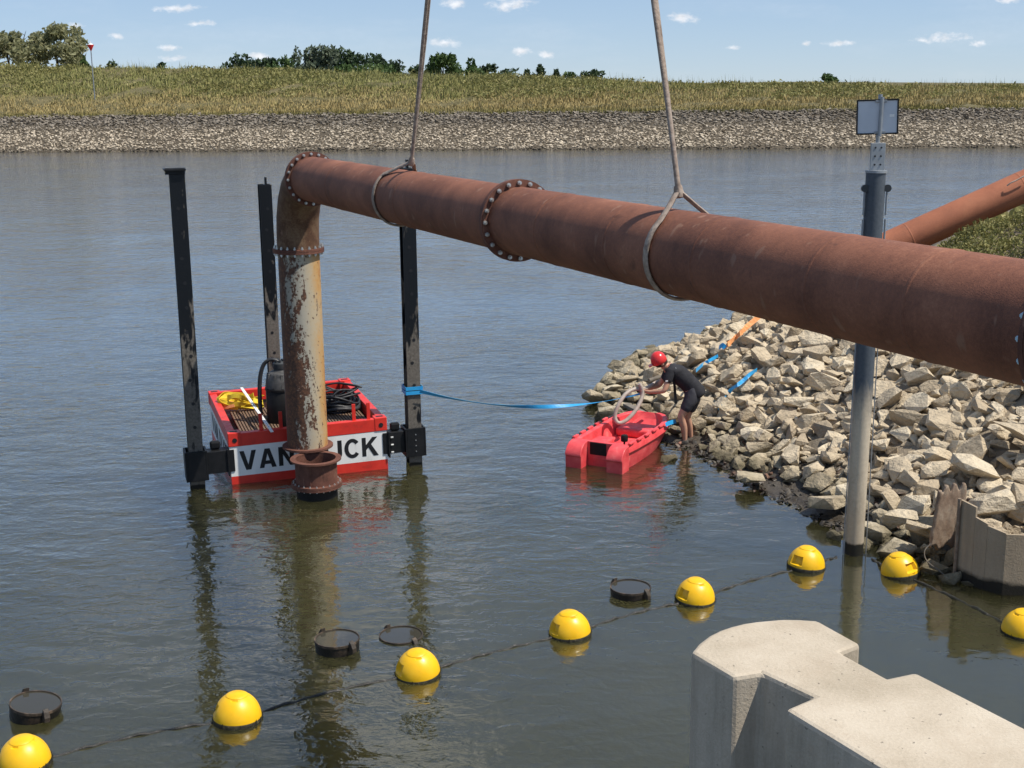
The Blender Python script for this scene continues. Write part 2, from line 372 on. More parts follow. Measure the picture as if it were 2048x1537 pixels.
# tall pole: blue-grey coating above, dried silt below, black at the waterline
m, t, b = newmat('silted_pole'); P = pos_of(t, 'World'); sep = t.new('ShaderNodeSeparateXYZ', {0: P}); n1 = t.noise(t.mapping(P, (3, 3, .7)), 3., 5., .6, .6); n2 = t.noise(P, 24., 5., .65)
z = t.math('ADD', sep.outputs[2], t.math('MULTIPLY', t.math('SUBTRACT', n1, .5), .9))
top = t.ramp(t.maprange(n2, .3, .7), [(0, (.055, .07, .088)), (1, (.085, .10, .12))])
silt = t.ramp(t.maprange(t.math('ADD', t.math('MULTIPLY', n2, .6), t.math('MULTIPLY', n1, .4)), .3, .7), [(0, (.44, .37, .275)), (1, (.58, .50, .385))])
c = t.mix(t.maprange(z, 2.25, 1.75), top, silt); c = t.mix(t.maprange(t.math('ADD', z, t.math('MULTIPLY', n2, .3)), 1.0, .75, 0, .28), c, (.2, .165, .12))
c = t.mix(t.maprange(t.math('ADD', sep.outputs[2], t.math('MULTIPLY', n1, .08)), .22, .19), c, (.012, .012, .009))
t.l.new(c, b.inputs['Base Color']); b.inputs['Roughness'].default_value = .6; t.l.new(t.bump(n2, .003), b.inputs['Normal']); M['pole'] = m


def concrete(name, stops, stain=.34, pits=.6, rough=.85):
    m, t, b = newmat(name); P = pos_of(t, 'World'); nrm = t.new('ShaderNodeNewGeometry').outputs['Normal']
    n1 = t.noise(P, 1.4, 6., .6); n2 = t.noise(P, 40., 4., .65); ns = t.noise(t.mapping(P, (9, 9, .8)), 1., 6., .65)
    c = t.ramp(t.maprange(t.math('ADD', t.math('MULTIPLY', n1, .7), t.math('MULTIPLY', n2, .3)), .35, .65), stops)
    up = t.new('ShaderNodeSeparateXYZ', {0: nrm}).outputs[2]; vert = t.maprange(t.math('ABSOLUTE', up), .6, .2)
    st = t.math('MULTIPLY', vert, t.maprange(ns, .42, .68, 0, stain)); c = t.mix(st, c, (.17, .145, .115))
    pit = t.maprange(t.noise(P, 21., 3., .6), .69, .73, 0, pits); c = t.mix(pit, c, (.09, .08, .07))
    fine = t.math('ADD', t.maprange(t.noise(P, 6., 6., .7), .55, .75, 0, .28), t.maprange(t.noise(P, 1.9, 5., .65), .52, .66, 0, .3)); c = t.mix(fine, c, (.40, .32, .24))
    t.l.new(c, b.inputs['Base Color']); b.inputs['Roughness'].default_value = rough; b.inputs['Specular IOR Level'].default_value = .25
    t.l.new(t.bump(t.math('ADD', t.math('SUBTRACT', n2, t.math('MULTIPLY', pit, 1.2)), t.math('MULTIPLY', n1, .4)), .006), b.inputs['Normal']); return m


M['concrete'] = concrete('pale_concrete', [(0, (.37, .315, .24)), (.5, (.465, .40, .315)), (1, (.54, .475, .385))])
m = concrete('silted_sheet_pile', [(0, (.30, .235, .16)), (1, (.40, .32, .23))], .3, .6)
t = NT(m.node_tree); b = m.node_tree.nodes['Principled BSDF']; old = b.inputs['Base Color'].links[0].from_socket
P = pos_of(t, 'World'); z = t.new('ShaderNodeSeparateXYZ', {0: P}).outputs[2]; nn = t.noise(P, 5., 4.)
t.l.new(t.mix(t.maprange(t.math('ADD', z, t.math('MULTIPLY', nn, .12)), .24, .18), old, (.025, .022, .017)), b.inputs['Base Color']); M['pile'] = m
M['rustcrust'] = rust_mat('rust_crust', [(0, (.11, .07, .048)), (.4, (.22, .155, .11)), (.7, (.30, .235, .175)), (1, (.42, .35, .275))], 6., .005, .5)

# water: murky body, sky on the surface, wind ripples with calmer patches
m, t, b = newmat('river_water'); P = pos_of(t, 'World'); sep = t.new('ShaderNodeSeparateXYZ', {0: P})
dirty = t.noise(P, .12, 4., .6); c = t.ramp(t.maprange(dirty, .3, .7), [(0, (.038, .036, .014)), (1, (.052, .048, .018))])
t.l.new(c, b.inputs['Base Color']); b.inputs['Subsurface Weight'].default_value = 1; b.inputs['Subsurface Radius'].default_value = (1.6, 1.6, 1.3); b.inputs['Subsurface Scale'].default_value = 9.0; rgh = t.maprange(sep.outputs[1], 30., 105., .035, .13); t.l.new(rgh, b.inputs['Roughness']); t.l.new(rgh, b.inputs['Coat Roughness']); b.inputs['IOR'].default_value = 1.333; b.inputs['Specular IOR Level'].default_value = .5; b.inputs['Specular Tint'].default_value = (.72, .91, 1, 1)
calm = t.maprange(t.noise(P, .16, 3., .5), .35, .65, .55, 1.15)
open_ = t.math('MULTIPLY', t.maprange(sep.outputs[1], 9., 24., .40, 1.0, True), t.maprange(sep.outputs[1], 30., 100., 1.0, 2.1, True))
lee = t.maprange(t.math('SUBTRACT', sep.outputs[0], t.math('MULTIPLY', sep.outputs[1], .08)), -1.5, 3.2, 1.0, .42, True)
lee = t.math('MAXIMUM', lee, t.maprange(sep.outputs[1], 22., 30., 0, 1.))
amp = t.math('MULTIPLY', t.math('MULTIPLY', calm, open_), lee)
w1 = t.noise(t.mapping(P, (.75, 1.25, 1), rot=(0, 0, .35)), 1.15, 2., .5, .35); w2 = t.noise(t.mapping(P, (.8, 1.25, 1), rot=(0, 0, -.2)), 4.2, 3., .55, .5); w3 = t.noise(P, 13., 2., .5)
h = t.math('ADD', t.math('MULTIPLY', w1, .050), t.math('ADD', t.math('MULTIPLY', w2, .022), t.math('MULTIPLY', w3, .0048)))
h = t.math('MULTIPLY', h, amp); wn = t.bump(h, 1.0); t.l.new(wn, b.inputs['Normal']); t.l.new(wn, b.inputs['Coat Normal']); b.inputs['Coat Weight'].default_value = 1.0; b.inputs['Coat IOR'].default_value = 1.48; M['water'] = m
m, t, b = newmat('still_water'); b.inputs['Coat Weight'].default_value = .8; b.inputs['Coat IOR'].default_value = 1.333; b.inputs['Base Color'].default_value = (.045, .042, .032, 1); b.inputs['Roughness'].default_value = .03; b.inputs['IOR'].default_value = 1.333
P = pos_of(t, 'World'); t.l.new(t.bump(t.noise(P, 5., 2.), .004), b.inputs['Normal']); M['stillwater'] = m


def leaf_mat(name, stops, nscale=.5, transl=.25):
    m, t, b = newmat(name); P = pos_of(t, 'World'); oi = t.new('ShaderNodeNewGeometry').outputs['Random Per Island']
    f = t.math('ADD', t.math('MULTIPLY', oi, .55), t.math('MULTIPLY', t.noise(P, nscale, 3.), .6)); c = t.ramp(t.maprange(f, .2, .95), stops)
    t.l.new(c, b.inputs['Base Color']); b.inputs['Roughness'].default_value = .65; b.inputs['Specular IOR Level'].default_value = .25
    tr = t.new('ShaderNodeBsdfTranslucent', {'Color': c}); mx = t.new('ShaderNodeMixShader', {0: transl, 1: b.outputs[0], 2: tr.outputs[0]})
    t.l.new(mx.outputs[0], m.node_tree.nodes['Material Output'].inputs[0]); return m


M['willow'] = leaf_mat('willow_leaves', [(0, (.19, .195, .095)), (.5, (.31, .31, .165)), (1, (.43, .42, .26))], transl=.5)
M['greywillow'] = leaf_mat('grey_willow_leaves', [(0, (.06, .085, .055)), (.5, (.11, .14, .09)), (1, (.17, .20, .14))])
M['darkleaf'] = leaf_mat('dark_leaves', [(0, (.024, .044, .022)), (.5, (.045, .075, .035)), (1, (.08, .12, .055))])
M['midleaf'] = leaf_mat('mid_green_leaves', [(0, (.03, .06, .016)), (.5, (.06, .105, .03)), (1, (.11, .165, .055))])
M['herb'] = leaf_mat('bank_weeds', [(0, (.13, .13, .04)), (.5, (.23, .22, .075)), (1, (.36, .32, .14))], 2.)
M['bark'] = surf('bark', [(0, (.025, .02, .015)), (1, (.08, .065, .05))], 5., 4., .9, .05, .01, 20.)
# grass: tan below, greener above and in drifts
m, t, b = newmat('bank_grass'); P = pos_of(t, 'World'); oi = t.new('ShaderNodeNewGeometry').outputs['Random Per Island']; sep = t.new('ShaderNodeSeparateXYZ', {0: P})
g = t.math('ADD', t.math('MULTIPLY', t.noise(t.mapping(P, (.5, .9, 1.5)), .16, 5., .65), .75), t.math('MULTIPLY', t.noise(P, 1.1, 3., .6), .30)); zg = t.maprange(sep.outputs[2], 3.6, 6.4, -.22, .27)
f = t.math('ADD', t.math('ADD', g, t.math('SUBTRACT', zg, .07)), t.math('MULTIPLY', t.math('SUBTRACT', oi, .5), .36))
c = t.ramp(t.maprange(f, .2, .85), [(0, (.38, .29, .125)), (.25, (.43, .345, .165)), (.5, (.33, .29, .115)), (.75, (.215, .225, .075)), (1, (.33, .31, .13))])
lowg = t.maprange(t.math('ADD', sep.outputs[2], t.math('MULTIPLY', g, .5)), 3.9, 3.3, 0, .85); c = t.mix(lowg, c, (.13, .14, .035))
t.l.new(c, b.inputs['Base Color']); b.inputs['Roughness'].default_value = .8; b.inputs['Specular IOR Level'].default_value = .15; M['grass'] = m
M['turf'] = surf('turf_ground', [(0, (.075, .066, .027)), (.5, (.115, .098, .042)), (1, (.15, .122, .058))], .8, 6., .9, .05, .05, 6., coord='World')

# ------------------------------------------------------------------ stones: prototypes
def hull_proto(seed, n=13):
    rr = np.random.default_rng(seed); q = rr.uniform(-1, 1, (n, 3)); q /= (np.abs(q)**3.2).sum(1)[:, None]**(1/3.2)
    q *= rr.uniform(.86, 1.0, (n, 1)); q *= np.array([.5, .5*rr.uniform(.62, .95), .5*rr.uniform(.45, .75)])
    bm = bmesh.new(); [bm.verts.new(w) for w in q]; r = bmesh.ops.convex_hull(bm, input=bm.verts)
    for v in [v for v in bm.verts if not v.link_faces]: bm.verts.remove(v)
    bmesh.ops.dissolve_limit(bm, angle_limit=R(9), verts=bm.verts, edges=bm.edges)
    bmesh.ops.recalc_face_normals(bm, faces=bm.faces)
    bm.verts.index_update(); V = np.array([v.co[:] for v in bm.verts]); F = [tuple(v.index for v in f.verts) for f in bm.faces]; bm.free(); return V, F


PROTO = [hull_proto(100+i, random.choice((14, 16, 19))) for i in range(26)]
FARPROTO = [hull_proto(300+i, 9) for i in range(10)]


def rotmat(rr, tilt=.6):
    a = rr.uniform(0, 2*math.pi); e = Matrix.Rotation(a, 3, 'Z') @ Matrix.Rotation(rr.normal(0, tilt), 3, 'X') @ Matrix.Rotation(rr.normal(0, tilt), 3, 'Y'); return e


def stones_mesh(items, protos):
    mb = MB()
    V = []; F = []; o = 0
    for (p, sc, rot, loc) in items:
        v, f = protos[p]; w = (v*np.array(sc))@np.array(rot).T+np.array(loc); V.append(w); F += [tuple(i+o for i in q) for q in f]; o += len(v)
    mb.v = [tuple(q) for q in np.concatenate(V)]; mb.f = F; mb.n = o; return mb


def proto_meshes(name, protos, mat):
    out = []
    for v, f in protos:
        me = bpy.data.meshes.new(name); me.from_pydata([tuple(q) for q in v], [], f); me.update(); me.materials.append(mat); out.append(me)
    return out


def place_stones(items, protos, meshes, mat, parent, nmax=300, stuffname='stones'):
    """the ones showing largest become parts, the rest one joined part"""
    def sz(it):
        x, y, w = proj(it[3]); vis = (-60 < x < 2108 and -60 < y < 1597 and w > 0)
        return (max(it[1])/w) if vis else -1
    order = sorted(range(len(items)), key=lambda i: -items[i][4]*sz(items[i])) if len(items[0]) > 4 else sorted(range(len(items)), key=lambda i: -sz(items[i]))
    for i in order[:nmax]:
        p, sc, rot, loc = items[i][:4]
        o = bpy.data.objects.new('stone', meshes[p]); COL.objects.link(o); o.parent = parent
        o.matrix_local = Matrix.Translation(tuple(loc)) @ rot.to_4x4() @ Matrix.Diagonal(tuple(sc)+(1,))
    rest = [items[i][:4] for i in order[nmax:]]
    if rest: tag(stones_mesh(rest, protos).build(stuffname, mat, parent), kind='stuff')


# ------------------------------------------------------------------ river
mb = MB(); mb.add([(-400, -60, 0), (400, -60, 0), (400, 400, 0), (-400, 400, 0)], [(0, 1, 2, 3)])
tag(mb.build('water', M['water']), kind='structure')

# ------------------------------------------------------------------ near rocky bank (right)
SHORE = [(34, 80), (6.28, 32.3), (5.01, 30.7), (3.98, 29.2), (2.44, 27.4), (1.54, 24.24), (1.59, 22.9), (2.27, 21.5), (2.54, 20.9), (2.9, 20.5), (3.24, 19.5),
         (3.63, 18.23), (4.03, 17.4), (4.36, 16.4), (4.75, 16.0), (5.25, 15.45), (5.50, 14.75)]
POLY = np.array(SHORE+[(5.95, 14.45), (8, 13.9), (60, 13.5), (60, 80)])


def sdist(X, Y):
    pts = np.stack([X, Y], -1); d = np.full(X.shape, 1e9)
    S = np.array(SHORE)
    for a, b in zip(S[:-1], S[1:]):
        ab = b-a; tt = np.clip(((pts-a)@ab)/(ab@ab), 0, 1); d = np.minimum(d, np.linalg.norm(pts-(a+tt[..., None]*ab), axis=-1))
    ins = np.zeros(X.shape, bool); n = len(POLY)
    for i in range(n):
        (x1, y1), (x2, y2) = POLY[i], POLY[i-1]
        c = ((y1 > Y) != (y2 > Y)) & (X < (x2-x1)*(Y-y1)/(y2-y1+1e-12)+x1); ins ^= c
    return np.where(ins, d, -d)


def land(X, Y):
    X = np.asarray(X, float); Y = np.asarray(Y, float); d = sdist(X, Y)
    z = np.where(d < 0, d*.35, np.where(d < .5, .10*d, .05+.49*(d-.5)))
    z = z-.42*np.clip(1-np.abs(Y-25.0)/1.6, 0, 1)*np.clip((X-5.5)/2, 0, 1)
    z = np.where(z > 3.3, 3.3+(z-3.3)*.12, z)
    beh = (X > 5.5) & (Y < 16.2) & (d > 0)
    return np.where(beh, np.maximum(z, .52), z)


nx, ny = 110, 130
gx = np.concatenate([np.linspace(0, 14, 80), np.linspace(14.6, 60, nx-80)]); gy = np.concatenate([np.linspace(12.5, 36, 100), np.linspace(37, 80, ny-100)])
GX, GY = np.meshgrid(gx, gy); GZ = land(GX, GY)+rng.normal(0, .018, GX.shape); GZ = np.maximum(GZ, -1.2)
mb = MB(); mb.v = [tuple(q) for q in np.stack([GX, GY, GZ], -1).reshape(-1, 3)]; mb.n = len(mb.v)
mb.f = [(j*nx+i, j*nx+i+1, (j+1)*nx+i+1, (j+1)*nx+i) for j in range(ny-1) for i in range(nx-1)]
bank = tag(mb.build('riverbank', M['mud'], smooth=60), kind='structure')

items = []
def scatter(n, smin, smax, gap, lift, dmin_fn, xr, yr, pick=None, reject=None):
    cell = {}; pts = []; tries = 0; rr = rng
    while len(pts) < n and tries < n*14:
        tries += 1
        x = rr.uniform(*xr); y = rr.uniform(*yr); s = smin+(smax-smin)*rr.beta(1.4, 2.2)
        d = float(sdist(np.array([x]), np.array([y]))[0]) if False else None
        pts.append((x, y, s))
    P = np.array(pts); D = sdist(P[:, 0], P[:, 1]); Z = land(P[:, 0], P[:, 1]); keep = []
    for i in range(len(P)):
        x, y, s = P[i]
        if D[i] < dmin_fn(x, y) or (reject and reject(x, y, Z[i])): continue
        k = (int(x/.5), int(y/.5)); ok = True
        for a in (-1, 0, 1):
            for b in (-1, 0, 1):
                for (qx, qy, qs) in cell.get((k[0]+a, k[1]+b), ()):
                    if (qx-x)**2+(qy-y)**2 < (gap*(s+qs)/2)**2: ok = False; break
        if not ok: continue
        cell.setdefault(k, []).append((x, y, s)); keep.append(i)
    for i in keep:
        x, y, s = P[i]; sc = s*np.array([rr.uniform(.95, 1.35), rr.uniform(.85, 1.1), rr.uniform(.85, 1.2)])
        items.append((int(rr.integers(len(PROTO))), tuple(sc), rotmat(rr, .45), (x, y, Z[i]+lift*s), 1.0 if lift > .1 else .3))


def edge(x, y):
    if (x-2.82)**2+(y-20.88)**2 < .40**2: return 9.
    if y > 20.6: return .02 if y < 26.5 else .05
    if y > 16.4: return .55 if y < 19.2 else .2
    return -.25
PIPE2A = np.array([6.0, 25.2, 2.10]); PIPE2B = np.array([10.7, 25.2, 4.215])
veg = lambda x, y, z: x > 7.7 and y > 20.6+.12*(x-7.7)
scatter(26000, .16, .36, .50, -.02, edge, (1.2, 13), (13.9, 34), reject=veg)
scatter(20000, .22, .62, .68, .22, edge, (1.2, 13), (13.9, 34), reject=veg)
# named boulders: loose ones in the shallows and large ones behind the sheet piling
for (px, py, z, s, f) in ((1187, 797, .06, .26, .6), (1222, 793, .16, .45, .9), (1207, 832, .07, .34, 1.2), (1234, 848, .05, .34, .8), (1338, 918, .02, .34, .6), (1250, 742, .18, .5, .7), (1262, 765, .2, .55, .8),
                          (1990, 1012, .78, .56, .95), (2046, 1003, .80, .62, 1.0), (2032, 868, 1.2, .75, .6), (1905, 850, 1.0, .9, .5), (1950, 935, .8, .7, .6), (1500, 955, .16, .5, .5), (1790, 1100, .1, .5, .7), (1855, 1062, .3, .55, .6), (1740, 1062, .12, .5, .6),
                          (1800, 1040, .25, .5, .7), (1300, 694, .0, .3, .3), (1860, 1105, .05, .45, .5), (1655, 1005, .2, .55, .8), (1590, 640, 1.4, .6, .8)):
    p = onz(px, py, z); items.append((int(rng.integers(len(PROTO))), (s*1.15, s, s*f*1.2), rotmat(rng, .2), tuple(p), 1.6))
near_meshes = proto_meshes('stone', PROTO, M['stone'])
place_stones(items, PROTO, near_meshes, M['stone'], bank)
# brick-red and dark rubble bits on the mud
mb = MB(); bits = []
for i in range(2200):
    x = rng.uniform(2.0, 6); y = rng.uniform(15, 21); d = float(sdist(np.array([x]), np.array([y]))[0])
    if -.06 < d < 1.1:
        s = rng.uniform(.03, .13); bits.append((int(rng.integers(len(PROTO))), (s*1.3, s, s*.7), rotmat(rng, .4), (x, y, float(land(x, y))+.01)))
tag(stones_mesh(bits, PROTO).build('rubble', surf('wet_rubble', [(0, (.018, .015, .012)), (.55, (.06, .05, .038)), (.85, (.16, .075, .045)), (1, (.25, .2, .15))], .9, 3., .5, .15, .004, 30., rnd=.5, coord='Object'), bank), kind='stuff')


def leaf_cards(n, centre_fn, size, rr, upw=.3, tri=False):
    """n small leaf faces; returns MB"""
    V = np.zeros((n, 4, 3)); 
    c = centre_fn(n); a = rr.normal(size=(n, 3)); a[:, 2] = a[:, 2]*(1-upw)+upw; a /= np.linalg.norm(a, axis=1)[:, None]
    b = rr.normal(size=(n, 3)); b -= a*(a*b).sum(1)[:, None]; b /= np.linalg.norm(b, axis=1)[:, None]; e = np.cross(a, b)
    s = (size*rr.uniform(.6, 1.4, n))[:, None]
    V[:, 0] = c-b*s; V[:, 1] = c+e*s*.5; V[:, 2] = c+b*s; V[:, 3] = c-e*s*.5+a*s*.15
    mb = MB(); mb.v = [tuple(q) for q in V.reshape(-1, 3)]; mb.f = [(4*i, 4*i+1, 4*i+2, 4*i+3) for i in range(n)]; mb.n = 4*n; return mb


# weeds creeping over the upper bank beside the second pipe
def vegc(n):
    out = []
    while len(out) < n:
        x = rng.uniform(7.4, 14); y = rng.uniform(20.2, 24.95)
        lump = math.sin(x*3.1+y*1.7)*math.sin(y*2.9-x)*.5+.5
        if not veg(x+rng.normal(0, .25), y+rng.normal(0, .15), 0) or rng.uniform() > .35+.65*lump: continue
        out.append((x, y, float(0)+rng.uniform(0, .12)+.30*lump*rng.uniform(.5, 1)*min(1, (25.3-y)/1.2)))
    o = np.array(out); o[:, 2] += land(o[:, 0], o[:, 1]); return o
def vegc2(n):
    x = rng.uniform(9.5, 30, n*2); y = rng.uniform(25.7, 44, n*2); k = sdist(x, y) > 5.2; x, y = x[k][:n], y[k][:n]
    return np.stack([x, y, land(x, y)+rng.uniform(0, .25, len(x))], -1)
_c = vegc2(9000)
tag(leaf_cards(len(_c), lambda n: _c, .13, rng).build('ground_cover', M['herb']), kind='stuff')
tag(leaf_cards(34000, vegc, .034, rng).build('ground_cover', M['herb']), kind='stuff')
extra = []
for (px, py, z, s) in ((2034, 492, 2.95, .5), (2018, 522, 2.7, .45), (1962, 512, 2.55, .4), (1995, 508, 2.6, .3)):
    p = onz(px, py, z); extra.append((int(rng.integers(len(PROTO))), (s*1.2, s, s*.6), rotmat(rng, .2), tuple(p)))
tag(stones_mesh(extra, PROTO).build('stones', M['stone'], bank), kind='stuff')

# ------------------------------------------------------------------ far bank
FA = np.array([-47.92, 124.14]); FB = np.array([44.35, 113.68]); FD = unit(FB-FA); FN = np.array([-FD[1], FD[0]])
def farpt(u, s): q = FA+FD*np.asarray(u)[..., None]+FN*np.asarray(s)[..., None]; return q[..., 0], q[..., 1]
def crest(x): return np.interp(x, [-90, -59, -33, 0, 22, 59, 95], [9.2, 9.1, 8.45, 7.25, 6.25, 5.6, 5.45])
def farz(u, s):
    x, y = farpt(u, s); c = crest(x)-.85
    z1 = .53*s; z2 = 3.1+(c-3.1)*np.clip((s-5.9)/24., 0, 1)**.9; z3 = c-(s-30)*.12
    return np.where(s < 5.9, z1, np.where(s < 30, z2, np.maximum(z3, 4.2)))
us = np.linspace(-70, 165, 120); ss = np.array([-3, 0, 1.5, 3, 4.5, 5.7, 6.1, 8, 10, 13, 16, 19, 22, 25, 27, 29, 30, 31, 34, 40, 60, 120, 300, 900])
U, S_ = np.meshgrid(us, ss); X, Y = farpt(U, S_); Z = farz(U, S_)+np.where((S_ > 6) & (S_ < 40), rng.normal(0, .10, U.shape), 0)
mb = MB(); mb.v = [tuple(q) for q in np.stack([X, Y, Z], -1).reshape(-1, 3)]; mb.n = len(mb.v); k = len(us)
mb.f = [(j*k+i, j*k+i+1, (j+1)*k+i+1, (j+1)*k+i) for j in range(len(ss)-1) for i in range(k-1)]
tag(mb.build('embankment', M['turf'], smooth=60), kind='structure')
mb = MB(); ss2 = np.array([-3, 0, 2, 4, 5.95]); U, S_ = np.meshgrid(us, ss2); X, Y = farpt(U, S_); Z = farz(U, S_)+.05
mb.v = [tuple(q) for q in np.stack([X, Y, Z], -1).reshape(-1, 3)]; mb.n = len(mb.v); mb.f = [(j*k+i, j*k+i+1, (j+1)*k+i+1, (j+1)*k+i) for j in range(4) for i in range(k-1)]
fb = tag(mb.build('stone_revetment', M['soil']), kind='structure')
fi = []
for i in range(27000):
    u = rng.uniform(-18, 112); s = rng.uniform(-.3, 6.1+.45*math.sin(u*.71)*math.sin(u*.23+1)); sc = .17+.26*rng.beta(1.3, 2.6)
    if s > 4.2: sc *= 1.25
    x, y = farpt(np.array(u), np.array(s)); z = float(farz(np.array(u), np.array(s)))+.06
    fi.append((int(rng.integers(10)), (sc*1.25, sc, sc*rng.uniform(.5, .8)), rotmat(rng, .28), (float(x), float(y), z)))
place_stones(fi, FARPROTO, proto_meshes('stone', FARPROTO, M['farstone']), M['farstone'], fb)

# grass blades and weeds on the embankment
def blades(n, ulo, uhi, slo, shi, h0, h1, w, dens=None):
    u = rng.uniform(ulo, uhi, n); s = slo+(shi-slo)*rng.uniform(0, 1, n)
    x, y = farpt(u, s); z = farz(u, s)-.05; hh = rng.uniform(h0, h1, n)*(.6+.8*(np.sin(x*.7)*np.sin(x*.23+s*.6)*.5+.5)); a = rng.uniform(0, math.pi, n)
    dx = np.cos(a)*w*rng.uniform(.6, 1.4, n); dy = np.sin(a)*w; lx = rng.normal(0, .12, n)*hh; V = np.zeros((n, 3, 3))
    V[:, 0] = np.stack([x-dx, y-dy, z], -1); V[:, 1] = np.stack([x+dx, y+dy, z], -1); V[:, 2] = np.stack([x+lx, y+rng.normal(0, .1, n), z+hh], -1)
    return V.reshape(-1, 3)
Vg = np.concatenate([blades(120000, -22, 118, 6.0, 30.5, .14, .40, .075), blades(9000, -22, 118, 14, 30.5, .3, .6, .09), blades(2200, -22, 118, 27, 31, .4, 1.1, .03), blades(9000, -22, 118, 5.6, 6.8, .15, .4, .08)])
mb = MB(); mb.v = [tuple(q) for q in Vg]; mb.n = len(Vg); mb.f = [(3*i, 3*i+1, 3*i+2) for i in range(len(Vg)//3)]
tag(mb.build('grass', M['grass']), kind='stuff')
def herbc(n):
    u = rng.uniform(-22, 118, n*3); s = 13+18*rng.uniform(0, 1, n*3)**.8; x, y = farpt(u, s)
    kk = (np.sin(x*.9+s*.5)*np.sin(s*1.1-x*.37)+np.sin(x*.21+1)*.7+rng.normal(0, .45, n*3)) > .45
    x, y, u, s = x[kk][:n], y[kk][:n], u[kk][:n], s[kk][:n]
    r_ = np.stack([x, y, farz(u, s)+rng.uniform(.05, .5, len(x))], -1)
    while len(r_) < n: r_ = np.concatenate([r_, r_[:n-len(r_)]+.2])
    return r_
tag(leaf_cards(24000, herbc, .15, rng).build('weeds', M['herb']), kind='stuff')


# ------------------------------------------------------------------ trees beyond the embankment
def tree(name, px, top, wpx, Y, mat, label, base_z=4.6, n=1400, lobes=9, trunk=True, leaf=.45, droop=0., group='trees beyond the embankment', lo=.25, rf=1.):
    rr = np.random.default_rng(int(px*13+top)); x, _, zt = ony(px, top, Y); H = zt-base_z; Wd = wpx*Y/FPX
    root = thing(name, label, 'tree' if 'shrub' not in name else 'shrub', (x, Y, base_z), group=group)
    C_ = []; Rr = []
    for i in range(lobes):
        if i == 0: cx_, cz = 0, 1-.22
        else: cz = rr.uniform(lo+.08, .84); cx_ = rr.uniform(-.46, .46)*(1-.5*max(0, cz-.5)) if rf < .9 else rr.uniform(-.38, .38)
        wid = .46*rf*(1-.36*max(0, (cz-.45)/.55))*rr.uniform(.7, 1.2)
        C_.append((cx_*Wd*(1-.5*max(0, cz-.5)), rr.uniform(-.3, .3)*Wd, cz*H)); Rr.append((wid*Wd, wid*Wd, max(.2*H, wid*min(Wd, H)*.9)))
    C_ = np.array(C_); Rr = np.array(Rr)
    def cen(n):
        k = rr.integers(lobes, size=n); d = rr.normal(size=(n, 3)); d /= np.linalg.norm(d, axis=1)[:, None]; rad = rr.uniform(.35, 1, n)**.5
        p = C_[k]+d*Rr[k]*rad[:, None]*(.82+.22*np.sin(d[:, :1]*7+k[:, None])*np.cos(d[:, 2:]*6))
        p[:, 2] = np.clip(p[:, 2], .02*H, None); p[:, 2] = np.minimum(p[:, 2], H*rr.uniform(.96, 1.02, n)); return p+np.array([x, Y, base_z])
    leaf_cards(n, cen, leaf, rr, upw=.15).build('crown', mat, root)
    if trunk:
        mb = MB(); r = max(.12, .028*H)
        mb.tube([(x, Y, base_z-.5), (x+.02*H, Y, base_z+.2*H), (x-.01*H, Y, base_z+.5*H), (x, Y, base_z+.85*H)], [r*1.3, r, r*.6, r*.15], 7)
        for i in range(5):
            q = C_[rr.integers(lobes)]; zz = rr.uniform(.18, .45)*H
            mb.tube([(x, Y, base_z+zz), (x+q[0]*.5, Y+q[1]*.5, base_z+(zz+q[2])*.5+.05*H), (x+q[0]*.95, Y+q[1]*.9, base_z+q[2])], [r*.55, r*.35, r*.1], 5)
        mb.build('trunk', M['bark'], root)
    return root


tree('willow_tree', 10, 60, 96, 168, M['willow'], 'olive willow at the left frame edge with bare twigs in its top', 7.6, 2600, 24, leaf=.30, lo=.02, rf=.5)
tree('willow_tree', 106, 46, 104, 170, M['willow'], 'tallest pale olive willow with a dark leaning trunk, left of the red beacon', 7.8, 3800, 30, leaf=.30, lo=.02, rf=.46)
bt = thing('dead_tree', 'bare grey dead branches between the two willows', 'tree', tuple(ony(38, 128, 171))); mb = MB()
b0 = np.array(ony(34, 130, 171))
for (px, py, r) in ((52, 62, .09), (30, 66, .06), (37, 72, .05), (56, 92, .06), (22, 74, .05)):
    e = np.array(ony(px, py, 171)); mid = (b0+e)/2+np.array([rng.normal(0, .3), 0, .3]); P_ = smoothpath([b0, mid, e], 5); mb.tube(P_, np.linspace(r*1.5, .02, len(P_)), 5)
    for j in range(3): q = P_[4+2*j]; mb.tube([q, q+np.array([rng.normal(0, .5), 0, rng.uniform(.4, 1.1)])], [r*.4, .012], 4)
mb.build('branches', M['bark'], bt)
